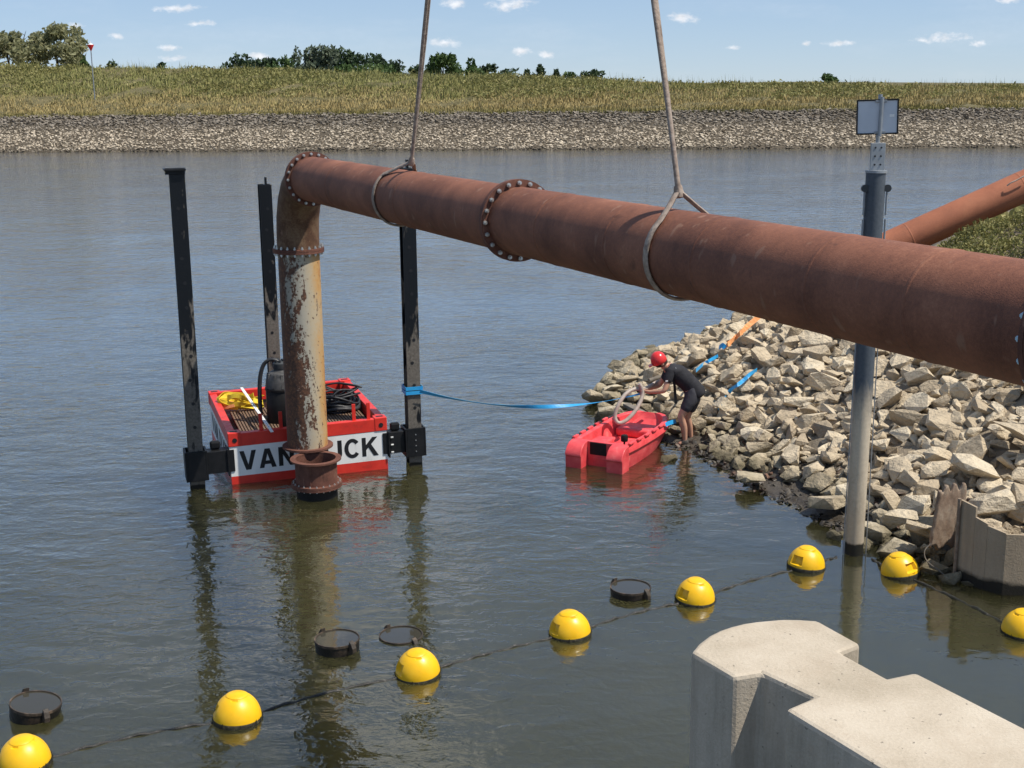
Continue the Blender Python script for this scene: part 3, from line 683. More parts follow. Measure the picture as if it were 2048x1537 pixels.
TR = [('shrub', 160, 111, 36, 175, 'midleaf', 'low green shrub between the tall willow and the red beacon', 7.6, 400),
      ('shrub', 228, 119, 56, 240, 'darkleaf', 'low dark shrub line just right of the red beacon', 5.5, 500),
      ('shrub', 322, 124, 22, 240, 'darkleaf', 'small lone dark bush on the skyline between beacon and treeline', 6.5, 200),
      ('round_tree', 472, 102, 48, 250, 'darkleaf', 'round dark tree at the left end of the treeline', 4.5, 1200),
      ('dark_tree', 503, 114, 32, 262, 'darkleaf', 'small dark tree second from the left end of the treeline', 4.5, 600),
      ('dark_tree', 532, 112, 40, 258, 'darkleaf', 'dark flat-topped tree third from the left end of the treeline', 4.5, 800),
      ('green_tree', 572, 108, 52, 250, 'midleaf', 'mid green tree just left of the tall grey-green willows', 4.5, 1000),
      ('grey_willow', 618, 86, 52, 245, 'greywillow', 'tallest grey-green willow with spiky top in the treeline', 4.5, 1800),
      ('grey_willow', 652, 90, 44, 245, 'greywillow', 'grey-green willow right beside the tallest one', 4.5, 1500),
      ('dark_tree', 682, 88, 48, 262, 'darkleaf', 'tall dark tree behind the right side of the grey willows', 4.5, 1500),
      ('dark_tree', 716, 102, 58, 260, 'darkleaf', 'broad dark tree right of the tall dark one', 4.5, 1200),
      ('conifer', 752, 106, 26, 270, 'darkleaf', 'narrow blue-dark conifer at the right end of the dense treeline', 4.5, 700),
      ('green_shrub', 735, 124, 120, 232, 'midleaf', 'long light green shrubs in front of the dark treeline', 4.6, 1200),
      ('dark_tree', 797, 118, 44, 262, 'darkleaf', 'dark ragged tree between the treeline and the left sling', 4.5, 800),
      ('dark_tree', 835, 128, 26, 262, 'darkleaf', 'low dark tree directly behind the left sling', 4.5, 300),
      ('lime_tree', 886, 106, 54, 250, 'midleaf', 'sunlit rounded green tree right of the left sling', 4.5, 1400),
      ('dark_tree', 862, 121, 30, 262, 'darkleaf', 'dark tree tucked against the sunlit rounded tree', 4.5, 500),
      ('thin_tree', 941, 113, 30, 255, 'midleaf', 'thin see-through tree on a light green bush', 4.5, 420),
      ('green_shrub', 945, 131, 46, 250, 'midleaf', 'light green bush under the thin see-through tree', 4.5, 500),
      ('dark_tree', 976, 125, 30, 262, 'darkleaf', 'small round dark tree right of the thin tree', 4.5, 500),
      ('dark_shrub', 1020, 138, 50, 275, 'darkleaf', 'low dark shrub strip left of the dome-shaped tree', 4.0, 400),
      ('dome_tree', 1078, 128, 30, 262, 'darkleaf', 'dark dome-shaped tree standing alone on the middle skyline', 4.2, 700),
      ('dark_tree', 1054, 136, 18, 264, 'darkleaf', 'little dark tree touching the dome-shaped tree', 4.2, 250),
      ('conifer', 1113, 135, 16, 264, 'darkleaf', 'tiny pointed tree right of the dome-shaped tree', 4.2, 250),
      ('dark_shrub', 1184, 139, 44, 262, 'darkleaf', 'dark bush on the skyline left of the right sling', 4.0, 500),
      ('green_shrub', 1141, 143, 24, 262, 'midleaf', 'small green bush between tiny pointed tree and dark bush', 4.0, 250),
      ('round_shrub', 1656, 148, 28, 250, 'midleaf', 'round green bush on the skyline left of the sign', 3.6, 400)]
TR = [(a, b_, c_, (d*1.35 if 460 < b_ < 760 else d*1.12), *r_) for a, b_, c_, d, *r_ in TR]
for (nm, px, top, wpx, Y, mt, lab, bz, n) in TR:
    tree(nm, px, top, wpx, Y, M[mt], lab, bz, n, lobes=5 if n < 450 else (12 if n < 1100 else 18), trunk='shrub' not in nm, leaf=.42, rf=.95 if n < 450 else (.66 if n < 1100 else .60), lo=.02)

# red-topped beacon on the far bank
p0 = ony(190, 203, 136); p1 = ony(181.5, 96, 136)
bc = thing('beacon', 'thin grey beacon pole with red downward cone on the grassy bank', 'beacon', p0)
MB().tube([p0-np.array([0, 0, .5]), p1], .055, 8).build('pole', M['zinc'], bc, smooth=40)
MB().lathe([(.03, -.35), (.33, .27), (.33, .30), (.02, .301)], 16, p1).build('topmark', M['helmet'], bc, smooth=40)
MB().lathe([(.27, .0), (.2, .09), (.05, .12), (.04, .32), (.0, .33)], 12, p1+np.array([0, 0, .30])).build('cap', M['white'], bc, smooth=40)

# ------------------------------------------------------------------ hoisted pipeline
PA = np.array([-2.273, 17.057, 4.641]); PH = unit(np.array([.407, -.913, .007])); PR = .305
def axp(t_): return PA+PH*t_
T_EL, T_V = -1.13, -2.0
VX, VY = axp(T_V)[:2]; ZTOP = axp(T_V)[2]; RB = T_EL-T_V
pl = thing('pipeline', 'rusty bolted steel pipe hoisted on two slings with an upright leg', 'pipe', (VX, VY, .72))
def weld_pipe(a, b, r, welds, name, mat, parent, n=56):
    a = np.array(a); b = np.array(b); L = np.linalg.norm(b-a); ax = (b-a)/L; prof = [(r, 0)]
    for w in welds: prof += [(r, w-.016), (r+.0035, w-.007), (r+.0035, w+.007), (r, w+.016)]
    prof += [(r, L), (r-.012, L), (r-.012, 0)]
    return MB().lathe(prof, n, a, ax, True).build(name, mat, parent, smooth=15)
T1, T2 = 5.75, 12.15
weld_pipe(axp(T_EL), axp(T1), PR, [1.7, 4.3], 'pipe_section', M['rust'], pl)
weld_pipe(axp(T1), axp(T2), PR, [.98, 2.2, 3.42, 4.66, 5.5], 'pipe_section', M['rust'], pl)
weld_pipe(axp(T2), axp(15.2), PR, [1.4], 'pipe_section', M['rust'], pl)
bolt_mesh = None
def bolted_flange(c, ax, parent, n=20, mat='rustfl', gap=.0, bm='bolt', phase=0., ro=.372, th=.03, two=True, bs=1.):
    """pair of rings with bolts; each bolt a sub-part"""
    global bolt_mesh
    c = np.array(c); ax = unit(ax); x = unit(np.cross(ax, (0, 0, 1) if abs(ax[2]) < .9 else (0, 1, 0))); y = np.cross(ax, x)
    fls = []
    for sgn in ((-1, 1) if two else (1,)):
        fls.append(MB().ring(c+ax*sgn*(th/2+.002 if two else 0), ax, PR-.005, ro, th).build('flange', M[mat], parent, smooth=35))
    if bolt_mesh is None:
        mb = MB(); mb.lathe([(.012, -.072), (.012, -.058), (.021, -.058), (.021, -.036), (.012, -.035), (.012, .035), (.021, .036), (.021, .055), (.012, .056), (.012, .075)], 6)
        bolt_mesh = mb.build('bolt', M['bolt']).data; bpy.data.objects.remove(bpy.data.objects['bolt'])
    me = bolt_mesh
    if bm != 'bolt':
        me = bolt_mesh.copy(); me.materials.clear(); me.materials.append(M[bm])
    base = np.zeros(3); q = fls[0]
    while q is not None: base = base+np.array(q.location); q = q.parent
    for k in range(n):
        a = 2*math.pi*(k+phase)/n; p = c+(x*math.cos(a)+y*math.sin(a))*(ro+PR)/2*1.003
        o = bpy.data.objects.new('bolt', me); COL.objects.link(o); o.parent = fls[0]
        o.matrix_local = Matrix.Translation(tuple(p-base)) @ Vector(tuple(ax)).to_track_quat('Z', 'X').to_matrix().to_4x4() @ Matrix.Diagonal((bs, bs, bs, 1))
bolted_flange(axp(T1), PH, pl)
bolted_flange(axp(T2), PH, pl, bm='boltblue', ro=.378)
bolted_flange(axp(T_EL), PH, pl)
# mitred elbow
Zc = ZTOP-RB; pts = []; hv = np.array([PH[0], PH[1], 0]); hv = unit(hv)
for a in np.linspace(0, 90, 6):
    pts.append(np.array([VX, VY, Zc])+hv*RB*(1-math.sin(R(a)))+np.array([0, 0, RB*math.cos(R(a))])) if False else pts.append(np.array([VX, VY, Zc])+hv*(RB-RB*math.sin(R(a)))+np.array([0, 0, RB*math.cos(R(a))]))
pts = [axp(T_EL)]+pts[1:]+[np.array([VX, VY, 3.58])]
MB().tube(pts, PR, 48, caps=False).build('elbow', M['rustelbow'], pl, smooth=20)
ZR = 3.56
bolted_flange((VX, VY, ZR), (0, 0, 1), pl)
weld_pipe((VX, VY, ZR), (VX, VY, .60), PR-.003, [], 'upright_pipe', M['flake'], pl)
MB().ring((VX, VY, .605), (0, 0, 1), PR-.01, .378, .03).build('end_flange', M['rustfl'], pl, smooth=35)

# pipe stub standing in the water below it
sx_, sy_, _ = onz(636, 985, .18); sx_, sy_ = sx_-.0, sy_+.31
sx_, sy_ = -2.885, 18.30
st = thing('pipe_stub', 'short rusty flanged pipe stub on a black base under the upright pipe', 'pipe stub', (sx_, sy_, 0))
MB().lathe([(PR, .2), (PR, .56), (PR-.012, .56), (PR-.012, .2)], 48, (sx_, sy_, 0), None, True).build('barrel', M['rustfl'], st, smooth=35)
MB().ring((sx_, sy_, .565), (0, 0, 1), PR-.012, .372, .025).build('top_flange', M['rustfl'], st, smooth=35)
MB().lathe([(PR-.02, -.5), (PR-.005, -.5), (PR-.005, .15), (PR-.02, .15)], 48, (sx_, sy_, 0), None, True).build('base_ring', M['blackrubber'], st, smooth=35)
bolted_flange((sx_, sy_, .185), (0, 0, 1), st, n=22, bs=.72)
MB().box((sx_-.04, sy_-PR-.002, .38), (.016, .012, .34)).build('weld_seam', M['rustfl'], st)

# ------------------------------------------------------------------ slings
HOOK = np.array([.229, 11.445, 13.46])
def sling(tl, tap, dap, label):
    c = axp(tl); ap = axp(tap)+np.array([0, 0, dap]); side = unit(np.cross(PH, (0, 0, 1))); up = np.array([0, 0, 1.])
    rr_ = PR+.018; apx = ap-c; d = np.linalg.norm([apx@side, apx@up]); al = math.acos(min(.98, rr_/d)); path = []
    for a in np.linspace(al, 2*math.pi-al, 30): path.append(c+rr_*(side*math.sin(a)+up*math.cos(a)))
    path = [ap+side*.02]+[c+(ap-c)*.45+(path[0]-c)*.56]+path+[c+(ap-c)*.45+(path[-1]-c)*.56]+[ap-side*.02]
    root = thing('lifting_sling', label, 'sling', ap, group='slings carrying the pipe')
    mb = MB(); mb.tube(path, .031, 8, flat=.45, up=None if False else PH).build('loop', M['sling'], root, smooth=60)
    rp = [ap+(HOOK-ap)*k for k in np.linspace(0, 1, 14)]
    mb = MB()
    for sgn in (-1, 1): mb.tube([q+side*.012*sgn+PH*.014*sgn+np.array([math.sin(i*1.3+sgn)*.006, 0, 0]) for i, q in enumerate(rp)], .019, 8)
    mb.build('rope', M['sling'], root, smooth=60)
    MB().lathe([(.0, -.04), (.028, -.035), (.036, 0), (.03, .05), (.0, .06)], 10, ap, HOOK-ap).build('knot', M['sling'], root, smooth=60)
    q = ap+(HOOK-ap)*.42
    MB().lathe([(.026, -.12), (.034, -.1), (.034, .1), (.026, .12)], 10, q, HOOK-ap).build('splice', M['sling'], root, smooth=60)
    return root
sling(2.55, 2.95, .40, 'grey brown sling choked round the pipe near its far elbow')
sling(8.62, 8.52, .425, 'grey brown sling choked round the pipe nearer the tall pole')

# ------------------------------------------------------------------ second pipe up the bank
p2 = thing('bank_pipe', 'orange rusty pipe sloping up the weedy bank behind the pole', 'pipe', PIPE2A)
weld_pipe(PIPE2A, PIPE2B, PR, [1.9, 4.2], 'pipe_section', M['rust2'], p2)
MB().tube([PIPE2B, (11.3, 25.2, 4.36), (11.9, 25.2, 4.3), (13.2, 25.2, 3.95), (22, 25.3, 3.75)], PR, 40).build('pipe_section', M['rust2'], p2, smooth=25)
fc = PIPE2A+unit(PIPE2B-PIPE2A)*.78
MB().ring(fc, PIPE2B-PIPE2A, PR-.005, .44, .06).build('flange', M['rustfl'], p2, smooth=35)
MB().tube(smoothpath([ony(2014, 372, 24.9), ony(2022, 366, 24.87), ony(2035, 360, 24.86), ony(2060, 346, 24.86)]), .014, 6).build('wire', M['hose'], p2)

# ------------------------------------------------------------------ work pontoon
BO = np.array([-4.26, 18.87, 0.]); BA = R(18.3); BW, BL, BT = 2.42, 2.95, .79
bg_ = thing('work_pontoon', 'red and white floating work pontoon with black lettering', 'pontoon', BO, BA)
bg_.rotation_euler = (0, R(-.8), BA)
def B(name, mat, mb, parent=None, **k): return mb.build(name, mat, parent or bg_, local=True, **k)
mb = MB(); mb.box((BW/2, BL/2, .05), (BW-.06, BL-.06, 1.0)); B('hull', M['blackpaint'], mb)
# skins: bottom red, white band, top beam
for nm, mt, z0, z1, pr_ in (('lower_strip', 'red', -.3, .125, .0), ('white_panel', 'white', .125, .59, .0)):
    mb = MB(); zc = (z0+z1)/2; hh = z1-z0
    mb.box((BW/2, .012, zc), (BW, .024, hh)); mb.box((.012, BL/2, zc), (.024, BL-.05, hh)); mb.box((BW-.012, BL/2, zc), (.024, BL-.05, hh)); mb.box((BW/2, BL-.012, zc), (BW, .024, hh)); B(nm, M[mt], mb)
for (x0, x1, y0, y1) in ((.17, BW-.17, -.005, .115), (.17, BW-.17, BL-.115, BL+.005), (-.005, .115, .17, BL-.17), (BW-.115, BW+.005, .17, BL-.17)):
    B('frame_beam', M['red'], MB().box(((x0+x1)/2, (y0+y1)/2, .69), (x1-x0, y1-y0, .20)), bevel=.008)
for cx_ in (.085, BW-.085):
    for cy_ in (.085, BL-.085):
        cst = B('corner_casting', M['red'], MB().box((cx_, cy_, .70), (.196, .196, .215)), bevel=.01)
        MB().lathe([(.036, 0), (.036, .004), (0, .004)], 14, (cx_, -.0145 if cy_ < 1 else BL+.0145, .69), (0, -1 if cy_ < 1 else 1, 0)).build('hole', M['letter'], cst, local=True)
        MB().box((cx_, cy_, .809), (.11, .06, .006)).build('slot', M['letter'], cst, local=True)
B('well_floor', M['blackpaint'], MB().box((BW/2, BL/2, .555), (BW-.25, BL-.25, .02)))
# gratings: two panels of narrow slats
for (xa, xb, ya, yb) in ((.24, .86, .13, 2.0), (1.56, BW-.2, .13, 1.9)):
    mb = MB(); x = xa
    while x < xb: mb.box((x+.014, (ya+yb)/2, .645), (.028, yb-ya, .03)); x += .046
    for y in np.linspace(ya+.05, yb-.05, 4): mb.box(((xa+xb)/2, y, .615), (xb-xa, .04, .03))
    tag(B('grating', M['deck'], mb), kind='stuff')
for x in (.50, .80, 1.93, 2.16): B('stake', M['red'], MB().box((x, .06, .90), (.055, .02, .30)), bevel=.004)
# lettering
def letter(ch):
    th = .2
    if ch == 'V': return [[(0, 1), (.23, 1), (.42, .27), (.61, 1), (.84, 1), (.55, 0), (.29, 0)]]
    if ch == 'A': return [[(0, 0), (.30, 1), (.56, 1), (.86, 0), (.63, 0), (.43, .74), (.23, 0)], [(.2, .19), (.66, .19), (.6, .37), (.26, .37)]]
    if ch == 'N': return [[(0, 0), (0, 1), (.22, 1), (.22, 0)], [(.56, 0), (.56, 1), (.78, 1), (.78, 0)], [(.0, 1), (.22, 1), (.78, 0), (.56, 0)]]
    if ch == 'I': return [[(0, 0), (0, 1), (.21, 1), (.21, 0)]]
    if ch == 'K': return [[(0, 0), (0, 1), (.21, 1), (.21, 0)], [(.21, .33), (.21, .60), (.55, 1), (.82, 1)], [(.30, .52), (.46, .66), (.86, 0), (.60, 0)]]
    def arc(a0, a1, cx, cy, rx, ry, tx, ty, n=18):
        o = [(cx+rx*math.cos(R(a)), cy+ry*math.sin(R(a))) for a in np.linspace(a0, a1, n)]
        i = [(cx+(rx-tx)*math.cos(R(a)), cy+(ry-ty)*math.sin(R(a))) for a in np.linspace(a1, a0, n)]; return o+i
    if ch == 'C': return [arc(38, 322, .42, .5, .42, .52, .21, .19, 26)]
    if ch == 'D': return [[(0, 0), (0, 1), (.22, 1), (.22, 0)], arc(90, -90, .36, .5, .46, .5, .21, .18), [(.22, .82), (.22, 1), (.36, 1), (.36, .82)], [(.22, 0), (.22, .18), (.36, .18), (.36, 0)]]
    if ch == 'J': return [[(.36, .3), (.36, 1), (.58, 1), (.58, .3)], arc(180, 360, .29, .3, .29, .31, .21, .18)]
ADV = {'V': .84, 'A': .86, 'N': .78, 'I': .21, 'K': .86, 'C': .80, 'D': .82, 'J': .58}
def text(s, mapf, total):
    w = sum(ADV.get(c, .36) for c in s)+.13*(len(s)-1); k = total/w; x = 0
    for ch in s:
        if ch != ' ':
            mb = MB(); 
            for j, poly in enumerate(letter(ch)):
                top = [mapf(x+q[0]*k, q[1]) for q in poly]; n_ = len(poly); out = np.array(mapf(0, 0, 1))*(.003+.0006*j); q_ = [np.array(a_) for a_ in top]+[np.array(a_)+out for a_ in top]
                mb.add(q_, [tuple(range(n_)), tuple(range(n_, 2*n_))]+[(i, (i+1) % n_, n_+(i+1) % n_, n_+i) for i in range(n_)])
            B('letter', M['letter'], mb)
        x += (ADV.get(ch, .36)+.13)*k
LZ, LH = .21, .30
text('VAN DIJCK', lambda a, h, o=0: (0, -1, 0) if o else (.14+a, -.0002, LZ+h*LH), BW-.28)
text('VAN DIJCK', lambda a, h, o=0: (-1, 0, 0) if o else (-.0002, BL-.3-a, LZ+h*LH), BL-.6)
# brackets with sleeves for the three spuds
def bracket(cx_, cy_, ang, reach):
    ca, sa = math.cos(ang), math.sin(ang); Mx = np.array([[ca, -sa, 0], [sa, ca, 0], [0, 0, 1]]); br = None
    def q(u, v, z): return np.array([cx_, cy_, 0])+Mx@np.array([u, v, z])
    mb = MB(); mb.box(q(-(.17+reach)/2-.02, -.09, .38), (reach-.12, .05, .34), Mx); mb.box(q(-(.17+reach)/2-.02, .09, .38), (reach-.12, .05, .34), Mx); mb.box(q(-(.17+reach)/2-.02, 0, .54), (reach-.12, .20, .025), Mx)
    mb.box(q(-reach+.05, 0, .36), (.025, .28, .42), Mx); arm = B('bracket_arm', M['blackpaint'], mb, bevel=.006)
    mb = MB(); s = .15
    for (u, v, a_, b_) in ((s, 0, .03, .33), (-s, 0, .03, .33), (0, s, .27, .03), (0, -s, .27, .03)): mb.box(q(u, v, .36), (a_, b_, .46), Mx)
    sl = B('sleeve', M['blackpaint'], mb, bevel=.005)
    B('lug', M['blackpaint'], MB().box(q(-.3, -.02, .62), (.15, .09, .13), Mx), bevel=.03)
    mb = MB()
    for k in range(3): mb.cyl(q(-reach+.075, -.14, .24+k*.12), q(-reach+.115, -.14, .24+k*.12), .016, 6)
    for k in range(4):
        a_ = q(.0, -.165, .22+k*.09); mb.cyl(a_, a_+Mx@np.array([0, -.012, 0]), .009, 6)
    tag(B('bolts', M['bolt'], mb), kind='stuff')
SP = {'l': (-.50, .10), 'r': (BW+.45, .10), 'b': (1.19, BL+.50)}
bracket(*SP['l'], math.pi, .52); bracket(*SP['r'], 0, .47); bracket(*SP['b'], math.pi/2, .52)
def bworld(u, v, z=0): return np.array([BO[0]+u*math.cos(BA)-v*math.sin(BA), BO[1]+u*math.sin(BA)+v*math.cos(BA), z])
def spud(key, top, label, cap=False):
    c = bworld(*SP[key]); root = thing('spud_post', label, 'steel post', c, BA, 'spud posts of the pontoon'); s, w, th = .112, .105, .018
    poly = [(-w, -s), (w, -s), (w, -s+th), (.012, -s+th), (.012, s-th), (w, s-th), (w, s), (-w, s), (-w, s-th), (-.012, s-th), (-.012, -s+th), (-w, -s+th)]
    MB().prism(poly, -1.2, top).build('beam', M['spud'], root, local=True, bevel=.004)
    mb = MB(); z = .95
    while z < top-.2: mb.lathe([(.026, 0), (.026, .003), (0, .003)], 10, (.02*math.sin(z*7), -s, z), (0, -1, 0)); z += .36
    tag(mb.build('holes', M['letter'], root, local=True), kind='stuff')
    if cap:
        MB().box((-.03, -.02, top+.02), (.30, .30, .03)).build('cap_plate', M['blackpaint'], root, local=True, bevel=.004)
        MB().box((-.03, -s-.01, top-.0), (.28, .02, .09)).build('lug', M['blackpaint'], root, local=True, bevel=.006)
    else:
        MB().box((.03, .06, top+.06), (.03, .10, .12)).build('lug', M['blackpaint'], root, local=True, bevel=.006)
    return c
spud('l', 4.72, 'black steel post left of the pontoon with a plate on its top', True)
cr = spud('r', 4.66, 'black steel post right of the pontoon with blue strap wrapped round it')
spud('b', 4.24, 'black steel post behind the pontoon, half hidden by the upright pipe')

# pump on deck
pc = bworld(.95, 1.02, .565)
pu = thing('pump', 'tall black submersible pump standing on the pontoon', 'pump', pc)
MB().lathe([(.21, 0), (.225, .03), (.225, .72), (.215, .74), (.235, .75), (.235, .79), (.2, .82)], 28, pc).build('body', M['blackrubber'], pu, smooth=35)
mb = MB(); mb.lathe([(.225, .79), (.215, .95), (.17, 1.08), (.10, 1.12), (.09, 1.16)], 28, pc)
for k in range(10):
    a = k*.628; e = np.array([math.cos(a), math.sin(a), 0]); mb.bar(pc+e*.20+np.array([0, 0, .80]), pc+e*.165+np.array([0, 0, 1.07]), .045, .06, up=e)
mb.build('cap', M['pumpcap'], pu, smooth=35, bevel=.006)
mb = MB(); mb.lathe([(.10, 1.15), (.105, 1.17), (.10, 1.26), (.05, 1.30)], 16, pc); [mb.lathe([(.018, 1.24), (.018, 1.33), (0, 1.335)], 8, pc+np.array([.06*math.cos(k), .06*math.sin(k), 0])) for k in range(6)]
mb.build('head', M['metaldark'], pu, smooth=35)
MB().tube(smoothpath([pc+np.array(q) for q in ((.02, -.02, 1.27), (-.10, -.03, 1.34), (-.22, -.04, 1.26), (-.29, -.05, 1.0), (-.31, -.06, .6), (-.30, -.08, .12), (-.26, -.1, .02))]), .033, 10).build('hose', M['cable'], pu, smooth=60)
for ch in pu.children: ch.scale = (1.06, 1.06, .83)
# cable coil
cc_ = bworld(1.90, 1.38, .665); co = thing('cable_coil', 'heap of coiled black cable on the pontoon deck', 'cable coil', cc_); mb = MB()
for k in range(13):
    rr_ = random.uniform(.24, .38); z = .03+.025*k*random.uniform(.75, 1.0); ox, oy = random.uniform(-.05, .05), random.uniform(-.05, .05); r = .030 if k < 6 else .016; ph = random.uniform(0, 6)
    mb.tube([cc_+np.array([ox+rr_*math.cos(a)*1.1, oy+rr_*math.sin(a)*.95, z+(.025+.04*(k > 7))*math.sin(2*a+ph)+.02*math.sin(3*a)]) for a in np.linspace(0, 2*math.pi, 30)[:-1]], r, 7, closed=True)
mb.build('coil', M['cable'], co, smooth=60)
MB().tube(smoothpath([cc_+np.array(q) for q in ((.30, -.1, .36), (.1, -.25, .40), (-.05, -.32, .28), (-.2, -.42, .12), (-.33, -.52, .03))]), .015, 7).build('loose_end', M['cable'], co, smooth=60)
MB().tube(smoothpath([cc_+np.array(q) for q in ((-.3, .1, .38), (.0, .0, .46), (.25, -.02, .44), (.42, -.05, .40), (.3, .1, .39), (.0, .15, .43))]), .015, 7).build('loose_loop', M['cable'], co, smooth=60)
# yellow sling pile
yc = bworld(.42, 2.05, .66); ys = thing('yellow_sling', 'crumpled yellow lifting strap piled on the pontoon corner', 'strap', yc)
for k in range(9):
    a0 = random.uniform(0, 6.28); rx, ry = random.uniform(.16, .34), random.uniform(.10, .22); hz = random.uniform(.05, .24); ph = random.uniform(0, 6); P_ = []; Wd = []
    for a in np.linspace(0, 5.6, 26):
        P_.append(yc+np.array([rx*math.cos(a+a0)*1.1+random.uniform(-.008, .008), ry*math.sin(a+a0), .05+hz*(.55+.45*math.sin(a*1.5+ph))])); Wd.append(np.array([.5*math.cos(a+ph), .5*math.sin(a), 1.0+.8*math.sin(2*a+ph)]))
    MB().ribbon(P_, Wd, .075, .006).build('strap_loop', M['yellowstrap'], ys, smooth=50)
MB().ribbon([yc+np.array([.30*math.cos(a), .14*math.sin(a)-.06, .09+.03*math.sin(3*a)]) for a in np.linspace(.5, 4.5, 16)], (0, .3, 1), .05, .006).build('orange_end', M['orange'], ys, smooth=50)
# white measuring lath leaning over the front beam
lt = thing('measuring_lath', 'white perforated lath lying across the pontoon and over its front edge', 'lath', bworld(.62, -.18, .83)); mb = MB()
la, lb = bworld(.62, -.17, .815), bworld(.46, 2.15, 1.0); mb.bar(la, lb, .045, .012); mb.build('strip', M['lath'], lt)
mb = MB(); [mb.lathe([(.008, 0), (.008, .002), (0, .002)], 8, la+(lb-la)*k+np.array([0, 0, .0062]), (0, 0, 1)) for k in np.linspace(.1, .97, 26)]
tag(mb.build('holes', M['letter'], lt), kind='stuff')

# ------------------------------------------------------------------ red dinghy
dr = thing('dinghy', 'small red plastic work dinghy nosed onto the rocks', 'boat', (1.37, 19.62, 0), R(-28))
def Dn(name, mat, mb, parent=None, **k): return mb.build(name, M[mat], parent or dr, local=True, **k)
ys_ = [0, .3, .7, 1.1, 1.45, 1.7, 1.9, 2.02, 2.09]; w_ = [.47, .49, .5, .505, .50, .47, .40, .31, .20]; c_ = [.44, .46, .47, .46, .43, .36, .26, .16, .08]; b_ = [.40, .42, .42, .40, .33, .21, .11, .05, .02]
bz = [-.1, -.1, -.1, -.1, -.08, -.04, .02, .08, .14]; g_ = [.40, .395, .39, .39, .395, .40, .41, .415, .415]; fz = [.12, .12, .12, .12, .13, .16, .22, .31, .405]; iw = [.38, .40, .41, .415, .41, .375, .30, .20, .08]
vs = []; fs = []; n_ = 16
for i in range(9):
    w, c, b, g = w_[i], c_[i], b_[i], g_[i]
    sec = [(-w+.02, g), (-w-.012, g-.05), (-w-.022, g-.125), (-w+.012, g-.15), (-c, .11+bz[i]*.5), (-b, bz[i]), (b, bz[i]), (c, .11+bz[i]*.5), (w-.012, g-.15), (w+.022, g-.125), (w+.012, g-.05), (w-.02, g), (iw[i], g-.012), (iw[i]*.86, fz[i]), (-iw[i]*.86, fz[i]), (-iw[i], g-.012)]
    vs += [(x, ys_[i], z) for x, z in sec]
for i in range(8):
    for k in range(n_): fs.append((i*n_+k, i*n_+(k+1) % n_, (i+1)*n_+(k+1) % n_, (i+1)*n_+k))
fs += [tuple(range(n_))[::-1], tuple(8*n_+k for k in range(n_))]
mb = MB(); mb.add(vs, fs)
for sg in (-1, 1):
    prof = [(0.02, .40), (-.12, .38), (-.20, .33), (-.265, .245), (-.27, .20), (-.25, .185), (-.24, -.12), (0.02, -.12)]; Mx = np.array([[0, 0, 1], [1, 0, 0], [0, 1, 0]]); mb.prism(prof, *((.215, .485) if sg > 0 else (-.485, -.215)), M=Mx)
mb.box((0, .03, .25), (.80, .07, .29))
Dn('hull', 'boat', mb, smooth=32, bevel=.012)
Dn('motor_pad', 'blackrubber', MB().box((-.03, -.011, .285), (.28, .015, .20)), bevel=.012)
mb = MB(); mb.box((-.02, 1.58, .20), (.62, .46, .15)); Dn('bow_seat', 'boat', mb, bevel=.05, seg=3)
Dn('side_bench', 'boat', MB().box((-.22, .45, .21), (.30, .6, .16)), bevel=.04, seg=3)
for sg in (-1, 1):
    for k, y in enumerate((.12, .42, .72, 1.02, 1.32)): Dn('grab_rail', 'boat', MB().box((sg*(np.interp(y, ys_, w_)-.0), y, np.interp(y, ys_, g_)+.012), (.05, .17, .035)), bevel=.012)
mb = MB(); P_ = [(sg, y) for sg, y in ()]; mb.tube([(-np.interp(y, ys_, w_)-.03, y, np.interp(y, ys_, g_)-.01) for y in np.linspace(.05, 1.7, 14)], .012, 6); Dn('rope', 'cable', mb)
mb = MB(); mb.tube([(.25, .38, .14), (.25, .38, .36)], .016, 8); mb.lathe([(.0, -.01), (.055, 0), (.06, .06), (.05, .10), (0, .115)], 14, (.25, .38, .35)); Dn('black_cap', 'blackrubber', mb, smooth=40)

# ------------------------------------------------------------------ worker
PY = 20.92
def J(px, py, dy=0.): return tuple(ony(px, py, PY+dy))
def skin(name, V, E, mat, parent, sub=2, root=0):
    base = np.zeros(3); q = parent
    while q is not None: base = base+np.array(q.location); q = q.parent
    names = list(V); idx = {n: i for i, n in enumerate(names)}; me = bpy.data.meshes.new(name)
    me.from_pydata([tuple(np.array(V[n][0])-base) for n in names], [(idx[a], idx[b]) for a, b in E], []); me.materials.append(mat)
    o = bpy.data.objects.new(name, me); COL.objects.link(o); o.parent = parent
    md = o.modifiers.new('Skin', 'SKIN'); md.use_smooth_shade = True
    sv = me.skin_vertices[0].data
    for n in names:
        r = V[n][1]; sv[idx[n]].radius = (r, r) if np.isscalar(r) else r
    sv[root].use_root = True
    s2 = o.modifiers.new('Sub', 'SUBSURF'); s2.levels = sub; s2.render_levels = sub
    return o
foot = J(1366, 888)
pe = thing('person', 'person in red helmet, black shirt and shorts bending over the dinghy', 'person', (foot[0], foot[1], .02))
N_ = -.13; Fp = .13
